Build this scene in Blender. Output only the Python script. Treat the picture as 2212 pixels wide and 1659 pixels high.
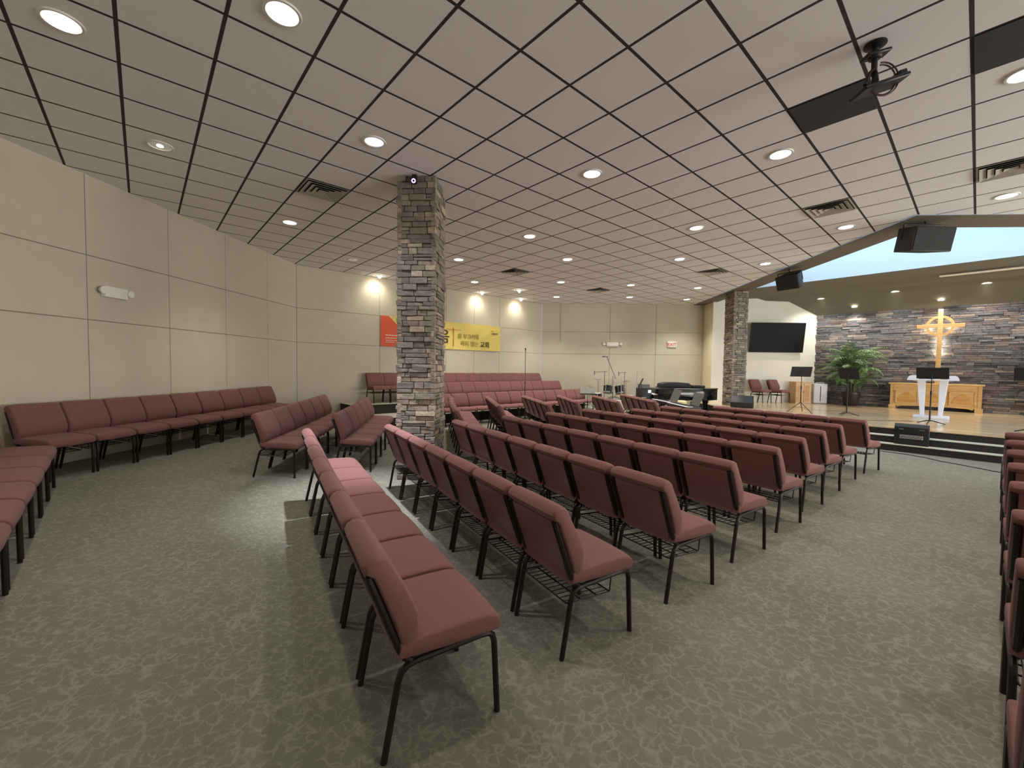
import bpy, bmesh, math, random
from mathutils import Vector, Matrix, Euler

for o in list(bpy.data.objects):
    bpy.data.objects.remove(o, do_unlink=True)
scene = bpy.context.scene
COL = scene.collection

# ------------------------------------------------------------------ camera
EYE = 1.6
FPX, PITCH, ROLL, YAW = 895.4776, -0.0392, 0.0131, 0.0576
cam_data = bpy.data.cameras.new('camera')
cam_data.sensor_fit = 'HORIZONTAL'
cam_data.sensor_width = 36.0
cam_data.lens = 36.0 * FPX / 2212.0
cam_data.clip_start = 0.05
cam_data.clip_end = 200.0
cam = bpy.data.objects.new('camera', cam_data)
COL.objects.link(cam)
_fw = Vector((-math.sin(YAW) * math.cos(PITCH), math.cos(YAW) * math.cos(PITCH), math.sin(PITCH)))
_r = Vector((math.cos(YAW), math.sin(YAW), 0))
_u = _r.cross(_fw)
_r2 = _r * math.cos(ROLL) + _u * math.sin(ROLL)
_u2 = -_r * math.sin(ROLL) + _u * math.cos(ROLL)
cam.matrix_world = Matrix(((_r2.x, _u2.x, -_fw.x, 0), (_r2.y, _u2.y, -_fw.y, 0),
                           (_r2.z, _u2.z, -_fw.z, EYE), (0, 0, 0, 1)))
scene.camera = cam

# ------------------------------------------------------------------ world and exposure
world = bpy.data.worlds.new('sky')
scene.world = world
world.use_nodes = True
wb = world.node_tree.nodes['Background']
wb.inputs['Color'].default_value = (0.42, 0.66, 1.0, 1)
wb.inputs['Strength'].default_value = 1.4
scene.view_settings.view_transform = 'Standard'
scene.view_settings.look = 'None'
scene.view_settings.gamma = 1.0
scene.view_settings.use_curve_mapping = False
scene.view_settings.exposure = 0.19
LAMP_W = 140.0         # one recessed ceiling lamp
WINDOW_FILL_W = 620.0        # fill light at added windows in the right wall, out of view
SKYLIGHT_W = 250.0      # daylight falling through the roof window over the stage
DOOR_FILL_W = 580.0         # fill light at added doors in the near right wall, out of view


def area_light(name, loc, rot, sx, sy, watts, color, spread=180.0):
    d = bpy.data.lights.new(name, 'AREA')
    d.shape = 'RECTANGLE'
    d.size, d.size_y = sx, sy
    d.energy = watts
    d.color = color
    d.spread = math.radians(spread)
    o = bpy.data.objects.new(name, d)
    o.location = loc
    o.rotation_euler = rot
    COL.objects.link(o)
    return o


H = 4.2144              # ceiling height
T = 0.62                # ceiling tile
AX = 1.1                # stage axis: y = x + AX
S2 = math.sqrt(0.5)
ZS = 0.43               # stage floor
area_light('skylight_daylight', (9.2, 10.3, 6.9), (0, 0, math.radians(-45)), 6.0, 3.0, SKYLIGHT_W, (0.62, 0.82, 1.0))

area_light('added_door_fill', (12.62, -1.80, 1.42), (math.radians(90), 0, math.radians(45)), 6.4, 2.5, DOOR_FILL_W, (1.0, 0.97, 0.94))  # fill light, added to lift the ceiling and walls
area_light('added_window_fill', (15.90, 3.6, 1.75), (0, math.radians(90), 0), 3.0, 6.4, WINDOW_FILL_W, (1.0, 0.97, 0.94))  # second added fill, brightens the hall from the right

# ------------------------------------------------------------------ materials
MATS = {}


def srgb(r, g, b):
    def f(c):
        c /= 255.0
        return c / 12.92 if c <= 0.04045 else ((c + 0.055) / 1.055) ** 2.4
    return (f(r), f(g), f(b), 1.0)


def mat(name, color, rough=0.5, metal=0.0, spec=0.5, bump=0.0, bscale=200.0, vary=0.0, vscale=8.0,
        emit=None, estr=0.0, sheen=0.0, trans=0.0, ior=1.45, alpha=1.0):
    if name in MATS:
        return MATS[name]
    m = bpy.data.materials.new(name)
    m.use_nodes = True
    nt = m.node_tree
    b = nt.nodes['Principled BSDF']
    b.inputs['Base Color'].default_value = color
    b.inputs['Roughness'].default_value = rough
    b.inputs['Metallic'].default_value = metal
    b.inputs['Specular IOR Level'].default_value = spec
    b.inputs['IOR'].default_value = ior
    if sheen:
        b.inputs['Sheen Weight'].default_value = sheen
        b.inputs['Sheen Roughness'].default_value = 0.5
    if trans:
        b.inputs['Transmission Weight'].default_value = trans
    if alpha < 1:
        b.inputs['Alpha'].default_value = alpha
    if emit:
        b.inputs['Emission Color'].default_value = emit
        b.inputs['Emission Strength'].default_value = estr
    tc = None
    if bump or vary:
        tc = nt.nodes.new('ShaderNodeTexCoord')
    if bump:
        n = nt.nodes.new('ShaderNodeTexNoise')
        n.inputs['Scale'].default_value = bscale
        n.inputs['Detail'].default_value = 3
        nt.links.new(tc.outputs['Object'], n.inputs['Vector'])
        bp = nt.nodes.new('ShaderNodeBump')
        bp.inputs['Strength'].default_value = bump
        bp.inputs['Distance'].default_value = 0.01
        nt.links.new(n.outputs['Fac'], bp.inputs['Height'])
        nt.links.new(bp.outputs['Normal'], b.inputs['Normal'])
    if vary:
        n2 = nt.nodes.new('ShaderNodeTexNoise')
        n2.inputs['Scale'].default_value = vscale
        n2.inputs['Detail'].default_value = 4
        nt.links.new(tc.outputs['Object'], n2.inputs['Vector'])
        mx = nt.nodes.new('ShaderNodeMix')
        mx.data_type = 'RGBA'
        c = color
        mx.inputs['A'].default_value = (c[0] * (1 - vary), c[1] * (1 - vary), c[2] * (1 - vary), 1)
        mx.inputs['B'].default_value = (min(1, c[0] * (1 + vary)), min(1, c[1] * (1 + vary)), min(1, c[2] * (1 + vary)), 1)
        nt.links.new(n2.outputs['Fac'], mx.inputs['Factor'])
        nt.links.new(mx.outputs['Result'], b.inputs['Base Color'])
    MATS[name] = m
    return m


def math_node(nt, op, a, b=None, c=None):
    n = nt.nodes.new('ShaderNodeMath')
    n.operation = op
    for i, v in enumerate((a, b, c)):
        if v is None:
            continue
        if isinstance(v, (int, float)):
            n.inputs[i].default_value = v
        else:
            nt.links.new(v, n.inputs[i])
    return n.outputs[0]


def ramp(nt, fac, stops):
    r = nt.nodes.new('ShaderNodeValToRGB')
    el = r.color_ramp.elements
    while len(el) > 1:
        el.remove(el[-1])
    el[0].position, el[0].color = stops[0]
    for p, c in stops[1:]:
        e = el.new(p)
        e.color = c
    nt.links.new(fac, r.inputs['Fac'])
    return r.outputs['Color']


def carpet_mat():
    m = bpy.data.materials.new('carpet')
    m.use_nodes = True
    nt = m.node_tree
    L = nt.links
    b = nt.nodes['Principled BSDF']
    b.inputs['Roughness'].default_value = 0.95
    b.inputs['Specular IOR Level'].default_value = 0.15
    tc = nt.nodes.new('ShaderNodeTexCoord')
    nz = nt.nodes.new('ShaderNodeTexNoise')
    nz.inputs['Scale'].default_value = 16.0
    nz.inputs['Detail'].default_value = 2.0
    L.new(tc.outputs['Object'], nz.inputs['Vector'])
    vm = nt.nodes.new('ShaderNodeVectorMath')
    vm.operation = 'MULTIPLY_ADD'
    L.new(nz.outputs['Color'], vm.inputs[0])
    vm.inputs[1].default_value = (0.10, 0.10, 0.0)
    L.new(tc.outputs['Object'], vm.inputs[2])
    vo = nt.nodes.new('ShaderNodeTexVoronoi')
    vo.feature = 'DISTANCE_TO_EDGE'
    vo.inputs['Scale'].default_value = 17.0
    L.new(vm.outputs['Vector'], vo.inputs['Vector'])
    n2 = nt.nodes.new('ShaderNodeTexNoise')
    n2.inputs['Scale'].default_value = 13.0
    n2.inputs['Detail'].default_value = 2.0
    L.new(tc.outputs['Object'], n2.inputs['Vector'])
    line = nt.nodes.new('ShaderNodeMapRange')
    line.inputs['From Min'].default_value = 0.0
    line.inputs['From Max'].default_value = 0.13
    line.inputs['To Min'].default_value = 1.0
    line.inputs['To Max'].default_value = 0.0
    L.new(vo.outputs['Distance'], line.inputs['Value'])
    gate = nt.nodes.new('ShaderNodeMapRange')
    gate.inputs['From Min'].default_value = 0.34
    gate.inputs['From Max'].default_value = 0.52
    L.new(n2.outputs['Fac'], gate.inputs['Value'])
    swirl = math_node(nt, 'MULTIPLY', line.outputs['Result'], gate.outputs['Result'])
    n3 = nt.nodes.new('ShaderNodeTexNoise')
    n3.inputs['Scale'].default_value = 320.0
    n3.inputs['Detail'].default_value = 2.0
    L.new(tc.outputs['Object'], n3.inputs['Vector'])
    n4 = nt.nodes.new('ShaderNodeTexNoise')
    n4.inputs['Scale'].default_value = 1.3
    L.new(tc.outputs['Object'], n4.inputs['Vector'])
    base = ramp(nt, n4.outputs['Fac'], [(0.3, CARPET_A), (0.7, CARPET_B)])
    mx = nt.nodes.new('ShaderNodeMix')
    mx.data_type = 'RGBA'
    L.new(math_node(nt, 'MULTIPLY', swirl, 0.55), mx.inputs['Factor'])
    L.new(base, mx.inputs['A'])
    mx.inputs['B'].default_value = CARPET_C
    pile = nt.nodes.new('ShaderNodeMix')
    pile.data_type = 'RGBA'
    pile.blend_type = 'MULTIPLY'
    pile.inputs['Factor'].default_value = 0.5
    L.new(mx.outputs['Result'], pile.inputs['A'])
    L.new(ramp(nt, n3.outputs['Fac'], [(0.3, (0.45, 0.45, 0.45, 1)), (0.7, (1.25, 1.25, 1.25, 1))]), pile.inputs['B'])
    L.new(pile.outputs['Result'], b.inputs['Base Color'])
    bp = nt.nodes.new('ShaderNodeBump')
    bp.inputs['Strength'].default_value = 0.35
    bp.inputs['Distance'].default_value = 0.006
    L.new(n3.outputs['Fac'], bp.inputs['Height'])
    L.new(bp.outputs['Normal'], b.inputs['Normal'])
    return m


CARPET_A = (0.172, 0.161, 0.128, 1)
CARPET_B = (0.200, 0.188, 0.150, 1)
CARPET_C = (0.335, 0.316, 0.258, 1)
GX, GY = -2.3954 * T, 4.9689 * T      # a crossing of the ceiling grid


def ceiling_mat():
    m = bpy.data.materials.new('ceiling_tiles')
    m.use_nodes = True
    nt = m.node_tree
    L = nt.links
    b = nt.nodes['Principled BSDF']
    b.inputs['Roughness'].default_value = 0.9
    b.inputs['Specular IOR Level'].default_value = 0.2
    tc = nt.nodes.new('ShaderNodeTexCoord')
    sp = nt.nodes.new('ShaderNodeSeparateXYZ')
    L.new(tc.outputs['Object'], sp.inputs[0])
    dx = math_node(nt, 'SUBTRACT', sp.outputs['X'], GX)
    dy = math_node(nt, 'SUBTRACT', sp.outputs['Y'], GY)
    k = S2 / T
    u = math_node(nt, 'MULTIPLY', math_node(nt, 'ADD', dx, dy), k)
    v = math_node(nt, 'MULTIPLY', math_node(nt, 'SUBTRACT', dy, dx), k)

    def edge(c):
        f = math_node(nt, 'FRACT', math_node(nt, 'ADD', c, 100.5))
        return math_node(nt, 'ABSOLUTE', math_node(nt, 'SUBTRACT', f, 0.5))
    d = math_node(nt, 'MINIMUM', edge(u), edge(v))
    mr = nt.nodes.new('ShaderNodeMapRange')
    mr.inputs['From Min'].default_value = 0.0205
    mr.inputs['From Max'].default_value = 0.0245
    mr.inputs['To Min'].default_value = 1.0
    mr.inputs['To Max'].default_value = 0.0
    L.new(d, mr.inputs['Value'])
    n = nt.nodes.new('ShaderNodeTexNoise')
    n.inputs['Scale'].default_value = 140.0
    n.inputs['Detail'].default_value = 4
    L.new(tc.outputs['Object'], n.inputs['Vector'])
    n2 = nt.nodes.new('ShaderNodeTexNoise')
    n2.inputs['Scale'].default_value = 0.8
    L.new(tc.outputs['Object'], n2.inputs['Vector'])
    tile = ramp(nt, n.outputs['Fac'], [(0.3, (0.80, 0.775, 0.765, 1)), (0.7, (0.90, 0.875, 0.865, 1))])
    mx = nt.nodes.new('ShaderNodeMix')
    mx.data_type = 'RGBA'
    L.new(mr.outputs['Result'], mx.inputs['Factor'])
    L.new(tile, mx.inputs['A'])
    mx.inputs['B'].default_value = (0.055, 0.046, 0.042, 1)
    L.new(mx.outputs['Result'], b.inputs['Base Color'])
    bp = nt.nodes.new('ShaderNodeBump')
    bp.inputs['Strength'].default_value = 0.25
    bp.inputs['Distance'].default_value = 0.004
    L.new(n.outputs['Fac'], bp.inputs['Height'])
    L.new(bp.outputs['Normal'], b.inputs['Normal'])
    return m


def stone_mat(name, stops, nscale=14.0):
    m = bpy.data.materials.new(name)
    m.use_nodes = True
    nt = m.node_tree
    L = nt.links
    b = nt.nodes['Principled BSDF']
    b.inputs['Roughness'].default_value = 0.85
    b.inputs['Specular IOR Level'].default_value = 0.25
    g = nt.nodes.new('ShaderNodeNewGeometry')
    tc = nt.nodes.new('ShaderNodeTexCoord')
    col = ramp(nt, g.outputs['Random Per Island'], stops)
    n = nt.nodes.new('ShaderNodeTexNoise')
    n.inputs['Scale'].default_value = nscale
    n.inputs['Detail'].default_value = 6
    n.inputs['Roughness'].default_value = 0.65
    L.new(tc.outputs['Object'], n.inputs['Vector'])
    mx = nt.nodes.new('ShaderNodeMix')
    mx.data_type = 'RGBA'
    mx.blend_type = 'MULTIPLY'
    mx.inputs['Factor'].default_value = 0.75
    L.new(col, mx.inputs['A'])
    L.new(ramp(nt, n.outputs['Fac'], [(0.25, (0.55, 0.53, 0.52, 1)), (0.7, (1.3, 1.28, 1.25, 1))]), mx.inputs['B'])
    L.new(mx.outputs['Result'], b.inputs['Base Color'])
    bp = nt.nodes.new('ShaderNodeBump')
    bp.inputs['Strength'].default_value = 0.9
    bp.inputs['Distance'].default_value = 0.02
    L.new(n.outputs['Fac'], bp.inputs['Height'])
    L.new(bp.outputs['Normal'], b.inputs['Normal'])
    return m


def wood_mat(name, c1, c2, rough, scale=(1, 14, 14), planks=None, spec=0.5):
    """grain along local X; planks=(width, angle) draws floor boards"""
    m = bpy.data.materials.new(name)
    m.use_nodes = True
    nt = m.node_tree
    L = nt.links
    b = nt.nodes['Principled BSDF']
    b.inputs['Roughness'].default_value = rough
    b.inputs['Specular IOR Level'].default_value = spec
    tc = nt.nodes.new('ShaderNodeTexCoord')
    mp = nt.nodes.new('ShaderNodeMapping')
    mp.inputs['Rotation'].default_value = (0, 0, math.radians(planks[1]) if planks else 0)
    L.new(tc.outputs['Object'], mp.inputs['Vector'])
    mp2 = nt.nodes.new('ShaderNodeMapping')
    mp2.inputs['Scale'].default_value = scale
    L.new(mp.outputs['Vector'], mp2.inputs['Vector'])
    n = nt.nodes.new('ShaderNodeTexNoise')
    n.inputs['Scale'].default_value = 3.0
    n.inputs['Detail'].default_value = 5
    n.inputs['Distortion'].default_value = 0.6
    L.new(mp2.outputs['Vector'], n.inputs['Vector'])
    col = ramp(nt, n.outputs['Fac'], [(0.3, c1), (0.7, c2)])
    out = col
    if planks:
        br = nt.nodes.new('ShaderNodeTexBrick')
        br.inputs['Scale'].default_value = 1.0
        br.inputs['Brick Width'].default_value = 1.2
        br.inputs['Row Height'].default_value = planks[0]
        br.inputs['Mortar Size'].default_value = 0.002
        br.inputs['Color1'].default_value = (0.8, 0.8, 0.8, 1)
        br.inputs['Color2'].default_value = (1.12, 1.1, 1.05, 1)
        br.inputs['Mortar'].default_value = (0.45, 0.4, 0.35, 1)
        L.new(mp.outputs['Vector'], br.inputs['Vector'])
        mx = nt.nodes.new('ShaderNodeMix')
        mx.data_type = 'RGBA'
        mx.blend_type = 'MULTIPLY'
        mx.inputs['Factor'].default_value = 1.0
        L.new(col, mx.inputs['A'])
        L.new(br.outputs['Color'], mx.inputs['B'])
        out = mx.outputs['Result']
    L.new(out, b.inputs['Base Color'])
    return m


M_CARPET = carpet_mat()
M_CEIL = ceiling_mat()
M_STONE = stone_mat('ledge_stone', [(0.0, (0.17, 0.15, 0.13, 1)), (0.3, (0.235, 0.21, 0.178, 1)), (0.5, (0.29, 0.25, 0.20, 1)),
                                    (0.7, (0.24, 0.20, 0.178, 1)), (0.88, (0.35, 0.305, 0.245, 1)), (1.0, (0.46, 0.38, 0.28, 1))])
M_STONEWALL = stone_mat('ledge_stone_wall', [(0.0, (0.10, 0.10, 0.112, 1)), (0.3, (0.17, 0.172, 0.188, 1)), (0.5, (0.235, 0.23, 0.24, 1)),
                                             (0.72, (0.19, 0.15, 0.155, 1)), (0.9, (0.29, 0.26, 0.245, 1)), (1.0, (0.40, 0.34, 0.29, 1))])
M_GROUT = mat('dark_mortar', (0.06, 0.055, 0.05, 1), 0.95)  # dark backing that shows in the joints between stones
M_PANEL = mat('acoustic_fabric', srgb(202, 195, 175), 0.95, spec=0.1, bump=0.25, bscale=260, vary=0.06, vscale=3.0)
M_SEAM = mat('panel_seam', srgb(150, 136, 108), 0.95, spec=0.1)
M_PAINT = mat('cream_paint', srgb(236, 234, 222), 0.75, spec=0.25, bump=0.05, bscale=120)
M_CREAM = mat('warm_cream_paint', srgb(238, 224, 190), 0.75, spec=0.25)
M_SOFFIT = mat('olive_grey_paint', srgb(122, 118, 103), 0.8, spec=0.2, bump=0.03, bscale=90)
M_BEAM = mat('grey_olive_beam_paint', srgb(120, 111, 98), 0.8, spec=0.2)
M_WELL = mat('pale_blue_paint', srgb(218, 228, 232), 0.8, spec=0.2)
M_BURG = mat('burgundy_weave', (0.200, 0.088, 0.083, 1), 0.9, spec=0.15, bump=0.3, bscale=420, vary=0.10, vscale=60, sheen=0.1)
M_FRAME = mat('bronze_black_steel', (0.020, 0.014, 0.012, 1), 0.32, metal=0.4, spec=0.5)
M_WIRE = mat('black_wire', (0.02, 0.018, 0.018, 1), 0.4, metal=0.4)
M_BLACK = mat('black_plastic', (0.012, 0.012, 0.013, 1), 0.5)
M_BLACKM = mat('matte_black', (0.016, 0.016, 0.017, 1), 0.75)
M_GLOSSB = mat('piano_black', (0.006, 0.006, 0.007, 1), 0.12)
M_SCREEN = mat('dark_glass_screen', (0.006, 0.006, 0.007, 1), 0.45, spec=0.12)
M_GRILLE = mat('speaker_grille', (0.02, 0.02, 0.021, 1), 0.7, bump=0.8, bscale=500)
M_STEEL = mat('brushed_steel', (0.55, 0.55, 0.56, 1), 0.3, metal=1.0)
M_CHROME = mat('chrome', (0.8, 0.8, 0.82, 1), 0.12, metal=1.0)
M_BRASS = mat('cymbal_bronze', (0.30, 0.235, 0.12, 1), 0.4, metal=0.7)
M_WHITE = mat('white_plastic', srgb(232, 232, 236), 0.4)
M_OFFW = mat('off_white_plastic', srgb(236, 232, 222), 0.5)
M_WHITEL = mat('white_lacquer', srgb(238, 238, 246), 0.25)
M_ACRYL = mat('clear_acrylic', (1, 1, 1, 1), 0.03, trans=1.0, ior=1.2)
M_GREYP = mat('pale_grey_board', srgb(176, 178, 168), 0.6)
M_DGREY = mat('dark_grey_board', srgb(96, 98, 92), 0.6)
M_RED = mat('red_letters', srgb(206, 60, 54), 0.5)
M_POT = mat('dark_brown_pot', (0.035, 0.022, 0.018, 1), 0.45)
M_SOIL = mat('potting_soil', (0.03, 0.02, 0.013, 1), 0.95)
M_LEAF = mat('palm_leaf', (0.18, 0.28, 0.12, 1), 0.45, vary=0.35, vscale=5.0)
M_STEM = mat('palm_stem', (0.09, 0.10, 0.035, 1), 0.6)
M_OAK = wood_mat('golden_oak', srgb(204, 162, 102), srgb(230, 192, 134), 0.35, (1.0, 9, 9))
M_OAKD = wood_mat('golden_oak_panel', srgb(188, 138, 74), srgb(214, 166, 98), 0.4, (1.0, 9, 9))
M_STAGE = wood_mat('maple_floor', srgb(208, 182, 142), srgb(230, 206, 168), 0.16, (1.0, 9, 9), planks=(0.13, 45), spec=0.6)
M_RISER = mat('dark_step_riser', (0.018, 0.016, 0.015, 1), 0.6)
M_TREAD = mat('grey_step_carpet', srgb(186, 184, 168), 0.95, spec=0.1, bump=0.3, bscale=300)
M_DARKC = mat('dark_riser_carpet', (0.045, 0.040, 0.034, 1), 0.95, spec=0.1)
M_VENT = mat('vent_metal', srgb(178, 172, 162), 0.5)
M_VENTD = mat('vent_dark', (0.01, 0.01, 0.01, 1), 0.9)
M_DTILE = mat('charcoal_tile', (0.040, 0.042, 0.041, 1), 0.85)
M_LAMP = mat('lamp_lens_glow', (1, 1, 1, 1), 0.4, emit=(1.0, 0.93, 0.80, 1), estr=14.0)
M_LAMPB = mat('cool_lamp_lens_glow', (1, 1, 1, 1), 0.4, emit=(0.62, 0.70, 1.0, 1), estr=1.1)
M_LAMPO = mat('dim_lamp_reflector', (0.5, 0.48, 0.45, 1), 0.25, metal=0.8, emit=(1, 0.95, 0.88, 1), estr=0.12)
M_BULB = mat('bulb_glow', (1, 1, 1, 1), 0.4, emit=(1.0, 0.92, 0.74, 1), estr=30.0)
M_TRIM = mat('white_trim_ring', srgb(225, 220, 210), 0.4)
M_LED = mat('violet_led', (0.1, 0.05, 0.2, 1), 0.4, emit=(0.62, 0.32, 1.0, 1), estr=3.5)
M_LEDW = mat('backlight_strip', (1, 1, 1, 1), 0.4, emit=(1.0, 0.95, 0.75, 1), estr=6.0)
M_LCD = mat('lit_display', (0.8, 0.85, 0.9, 1), 0.4, emit=(0.85, 0.92, 1.0, 1), estr=0.9)
M_BANY = mat('banner_yellow', srgb(226, 206, 112), 0.6, vary=0.10, vscale=1.2)
M_BANP = mat('banner_pale_orange', srgb(232, 190, 110), 0.6)
M_BANR = mat('banner_red_orange', srgb(222, 92, 52), 0.6)
M_INKB = mat('banner_brown_ink', srgb(74, 56, 34), 0.7)
M_INKG = mat('banner_tan_ink', srgb(150, 122, 64), 0.7)
M_INKW = mat('banner_white_ink', srgb(240, 224, 200), 0.7)
M_INKR = mat('banner_rust_ink', srgb(196, 110, 50), 0.7)
M_DRUM = mat('black_drum_shell', (0.010, 0.011, 0.013, 1), 0.15)
M_HEAD = mat('drum_head', srgb(205, 205, 200), 0.5)
M_BAG = mat('cream_cushion', srgb(200, 186, 140), 0.9)
M_GLASS = mat('roof_glass', (0.9, 0.95, 1.0, 1), 0.02, trans=1.0, ior=1.1)

# ------------------------------------------------------------------ mesh helpers
def new_bm():
    return bmesh.new()


def add_box(bm, x0, x1, y0, y1, z0, z1, M=None):
    vs = [bm.verts.new(Vector(p) if M is None else M @ Vector(p)) for p in
          ((x0, y0, z0), (x1, y0, z0), (x1, y1, z0), (x0, y1, z0), (x0, y0, z1), (x1, y0, z1), (x1, y1, z1), (x0, y1, z1))]
    for f in ((3, 2, 1, 0), (4, 5, 6, 7), (0, 1, 5, 4), (1, 2, 6, 5), (2, 3, 7, 6), (3, 0, 4, 7)):
        bm.faces.new([vs[i] for i in f])
    return vs


def add_poly(bm, pts):
    return bm.faces.new([bm.verts.new(p) for p in pts])


def add_tube(bm, pts, r, seg=8, r2=None, cap=True, flat=1.0):
    """sweep a circle (flat<1: oval) along points; r may be a list"""
    P = [Vector(p) for p in pts]
    n = len(P)
    rs = r if isinstance(r, (list, tuple)) else ([r] * n if r2 is None else [r + (r2 - r) * i / (n - 1) for i in range(n)])
    up = None
    rings = []
    for i in range(n):
        t = (P[min(i + 1, n - 1)] - P[max(i - 1, 0)])
        if t.length < 1e-9:
            t = Vector((0, 0, 1))
        t.normalize()
        if up is None:
            a = Vector((1, 0, 0)) if abs(t.x) < 0.9 else Vector((0, 1, 0))
            up = (a - t * a.dot(t)).normalized()
        else:
            up = (up - t * up.dot(t))
            if up.length < 1e-6:
                up = t.orthogonal()
            up.normalize()
        w = t.cross(up)
        rings.append([bm.verts.new(P[i] + (up * math.cos(2 * math.pi * k / seg) + w * math.sin(2 * math.pi * k / seg) * flat) * rs[i])
                      for k in range(seg)])
    for i in range(n - 1):
        for k in range(seg):
            bm.faces.new((rings[i][k], rings[i][(k + 1) % seg], rings[i + 1][(k + 1) % seg], rings[i + 1][k]))
    if cap:
        bm.faces.new(list(reversed(rings[0])))
        bm.faces.new(rings[-1])


def add_lathe(bm, prof, seg=24, center=(0, 0, 0), M=None):
    """revolve (r, z) points around Z; open at both ends unless r=0"""
    c = Vector(center)
    rings = []
    for r, z in prof:
        if r < 1e-6:
            p = c + Vector((0, 0, z))
            rings.append([bm.verts.new(p if M is None else M @ p)])
        else:
            ring = []
            for k in range(seg):
                a = 2 * math.pi * k / seg
                p = c + Vector((r * math.cos(a), r * math.sin(a), z))
                ring.append(bm.verts.new(p if M is None else M @ p))
            rings.append(ring)
    for i in range(len(rings) - 1):
        a, b = rings[i], rings[i + 1]
        for k in range(seg):
            k2 = (k + 1) % seg
            if len(a) == 1 and len(b) == 1:
                continue
            if len(a) == 1:
                bm.faces.new((a[0], b[k2], b[k]))
            elif len(b) == 1:
                bm.faces.new((a[k], a[k2], b[0]))
            else:
                bm.faces.new((a[k], a[k2], b[k2], b[k]))


def add_prism(bm, poly, z0, z1, M=None):
    """extrude a 2D polygon (x, y) between z0 and z1"""
    f = (lambda p: Vector(p)) if M is None else (lambda p: M @ Vector(p))
    a = [bm.verts.new(f((x, y, z0))) for x, y in poly]
    b = [bm.verts.new(f((x, y, z1))) for x, y in poly]
    n = len(poly)
    bm.faces.new(list(reversed(a)))
    bm.faces.new(b)
    for i in range(n):
        bm.faces.new((a[i], a[(i + 1) % n], b[(i + 1) % n], b[i]))


def bevel_all(bm, off, seg=2, angle=30):
    bmesh.ops.recalc_face_normals(bm, faces=bm.faces)
    es = [e for e in bm.edges if len(e.link_faces) == 2 and e.calc_face_angle(0) > math.radians(angle)]
    bmesh.ops.bevel(bm, geom=es, offset=off, segments=seg, profile=0.5, affect='EDGES', clamp_overlap=True)


def obj(name, bm, material, parent=None, smooth=False, fix=True, loc=None):
    if fix:
        bmesh.ops.recalc_face_normals(bm, faces=bm.faces)
    me = bpy.data.meshes.new(name)
    bm.to_mesh(me)
    bm.free()
    for m in (material if isinstance(material, (list, tuple)) else [material]):
        me.materials.append(m)
    if smooth:
        for p in me.polygons:
            p.use_smooth = True
        try:
            me.set_sharp_from_angle(angle=math.radians(42))
        except Exception:
            pass
    o = bpy.data.objects.new(name, me)
    COL.objects.link(o)
    if parent is not None:
        o.parent = parent
    if loc is not None:
        o.location = loc
    return o


def tag(o, label, cat, group=None):
    o['label'] = label
    o['category'] = cat
    if group:
        o['group'] = group
    return o


def thing(name, label, cat, loc=(0, 0, 0), rz=0.0, group=None):
    o = bpy.data.objects.new(name, None)
    o.empty_display_size = 0.1
    COL.objects.link(o)
    o.location = loc
    o.rotation_euler = (0, 0, rz)
    return tag(o, label, cat, group)


def struct(name, bm, m, smooth=False, fix=True):
    o = obj(name, bm, m, None, smooth, fix)
    o['kind'] = 'structure'
    return o


def kids(o):
    return [c for c in bpy.data.objects if c.parent is o]


def dup(root, loc, rot, label, group=None, name=None):
    """copy a thing with its parts and their sub-parts"""
    r = root.copy()
    COL.objects.link(r)
    r.location = loc
    r.rotation_euler = rot
    r['label'] = label
    if group:
        r['group'] = group
    for ch in KIDS[root.name]:
        c = ch.copy()
        COL.objects.link(c)
        c.parent = r
        for g in KIDS.get(ch.name, ()):
            d = g.copy()
            COL.objects.link(d)
            d.parent = c
    return r


KIDS = {}


def remember(root):
    KIDS[root.name] = kids(root)
    for c in KIDS[root.name]:
        k = kids(c)
        if k:
            KIDS[c.name] = k
    return root


def box_obj(name, x0, x1, y0, y1, z0, z1, m, parent=None, bev=0.0, seg=2, smooth=False):
    bm = new_bm()
    add_box(bm, x0, x1, y0, y1, z0, z1)
    if bev:
        bevel_all(bm, bev, seg)
    return obj(name, bm, m, parent, smooth or bev > 0)


def text_obj(name, body, size, m, parent, M, extrude=0.001, align='LEFT', bold=0.0, sx=1.0):
    cu = bpy.data.curves.new(name, 'FONT')
    cu.body = body
    cu.size = size
    cu.extrude = extrude
    cu.offset = bold
    cu.align_x = align
    t = bpy.data.objects.new(name + '_curve', cu)
    COL.objects.link(t)
    bpy.context.view_layer.update()
    dg = bpy.context.evaluated_depsgraph_get()
    me = bpy.data.meshes.new_from_object(t.evaluated_get(dg))
    bpy.data.objects.remove(t, do_unlink=True)
    bpy.data.curves.remove(cu)
    me.name = name
    me.transform(M @ Matrix.Diagonal((sx, 1, 1, 1)))
    me.materials.clear()
    me.materials.append(m)
    o = bpy.data.objects.new(name, me)
    COL.objects.link(o)
    o.parent = parent
    return o


def sm(a, b, x):
    t = max(0.0, min(1.0, (x - a) / (b - a)))
    return t * t * (3 - 2 * t)


CX, CY = 4.84, 5.97      # middle of the eight-sided hall


def zf(x, y):
    """the carpet rises gently towards the outer wall on the left"""
    r = math.hypot(x - CX, y - CY)
    t = max(0.0, r - 7.0)
    return 0.062 * t * t / (t + 0.25) * sm(11.2, 9.4, y) * sm(-1.0, -2.2, x) if t > 0 else 0.0


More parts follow.
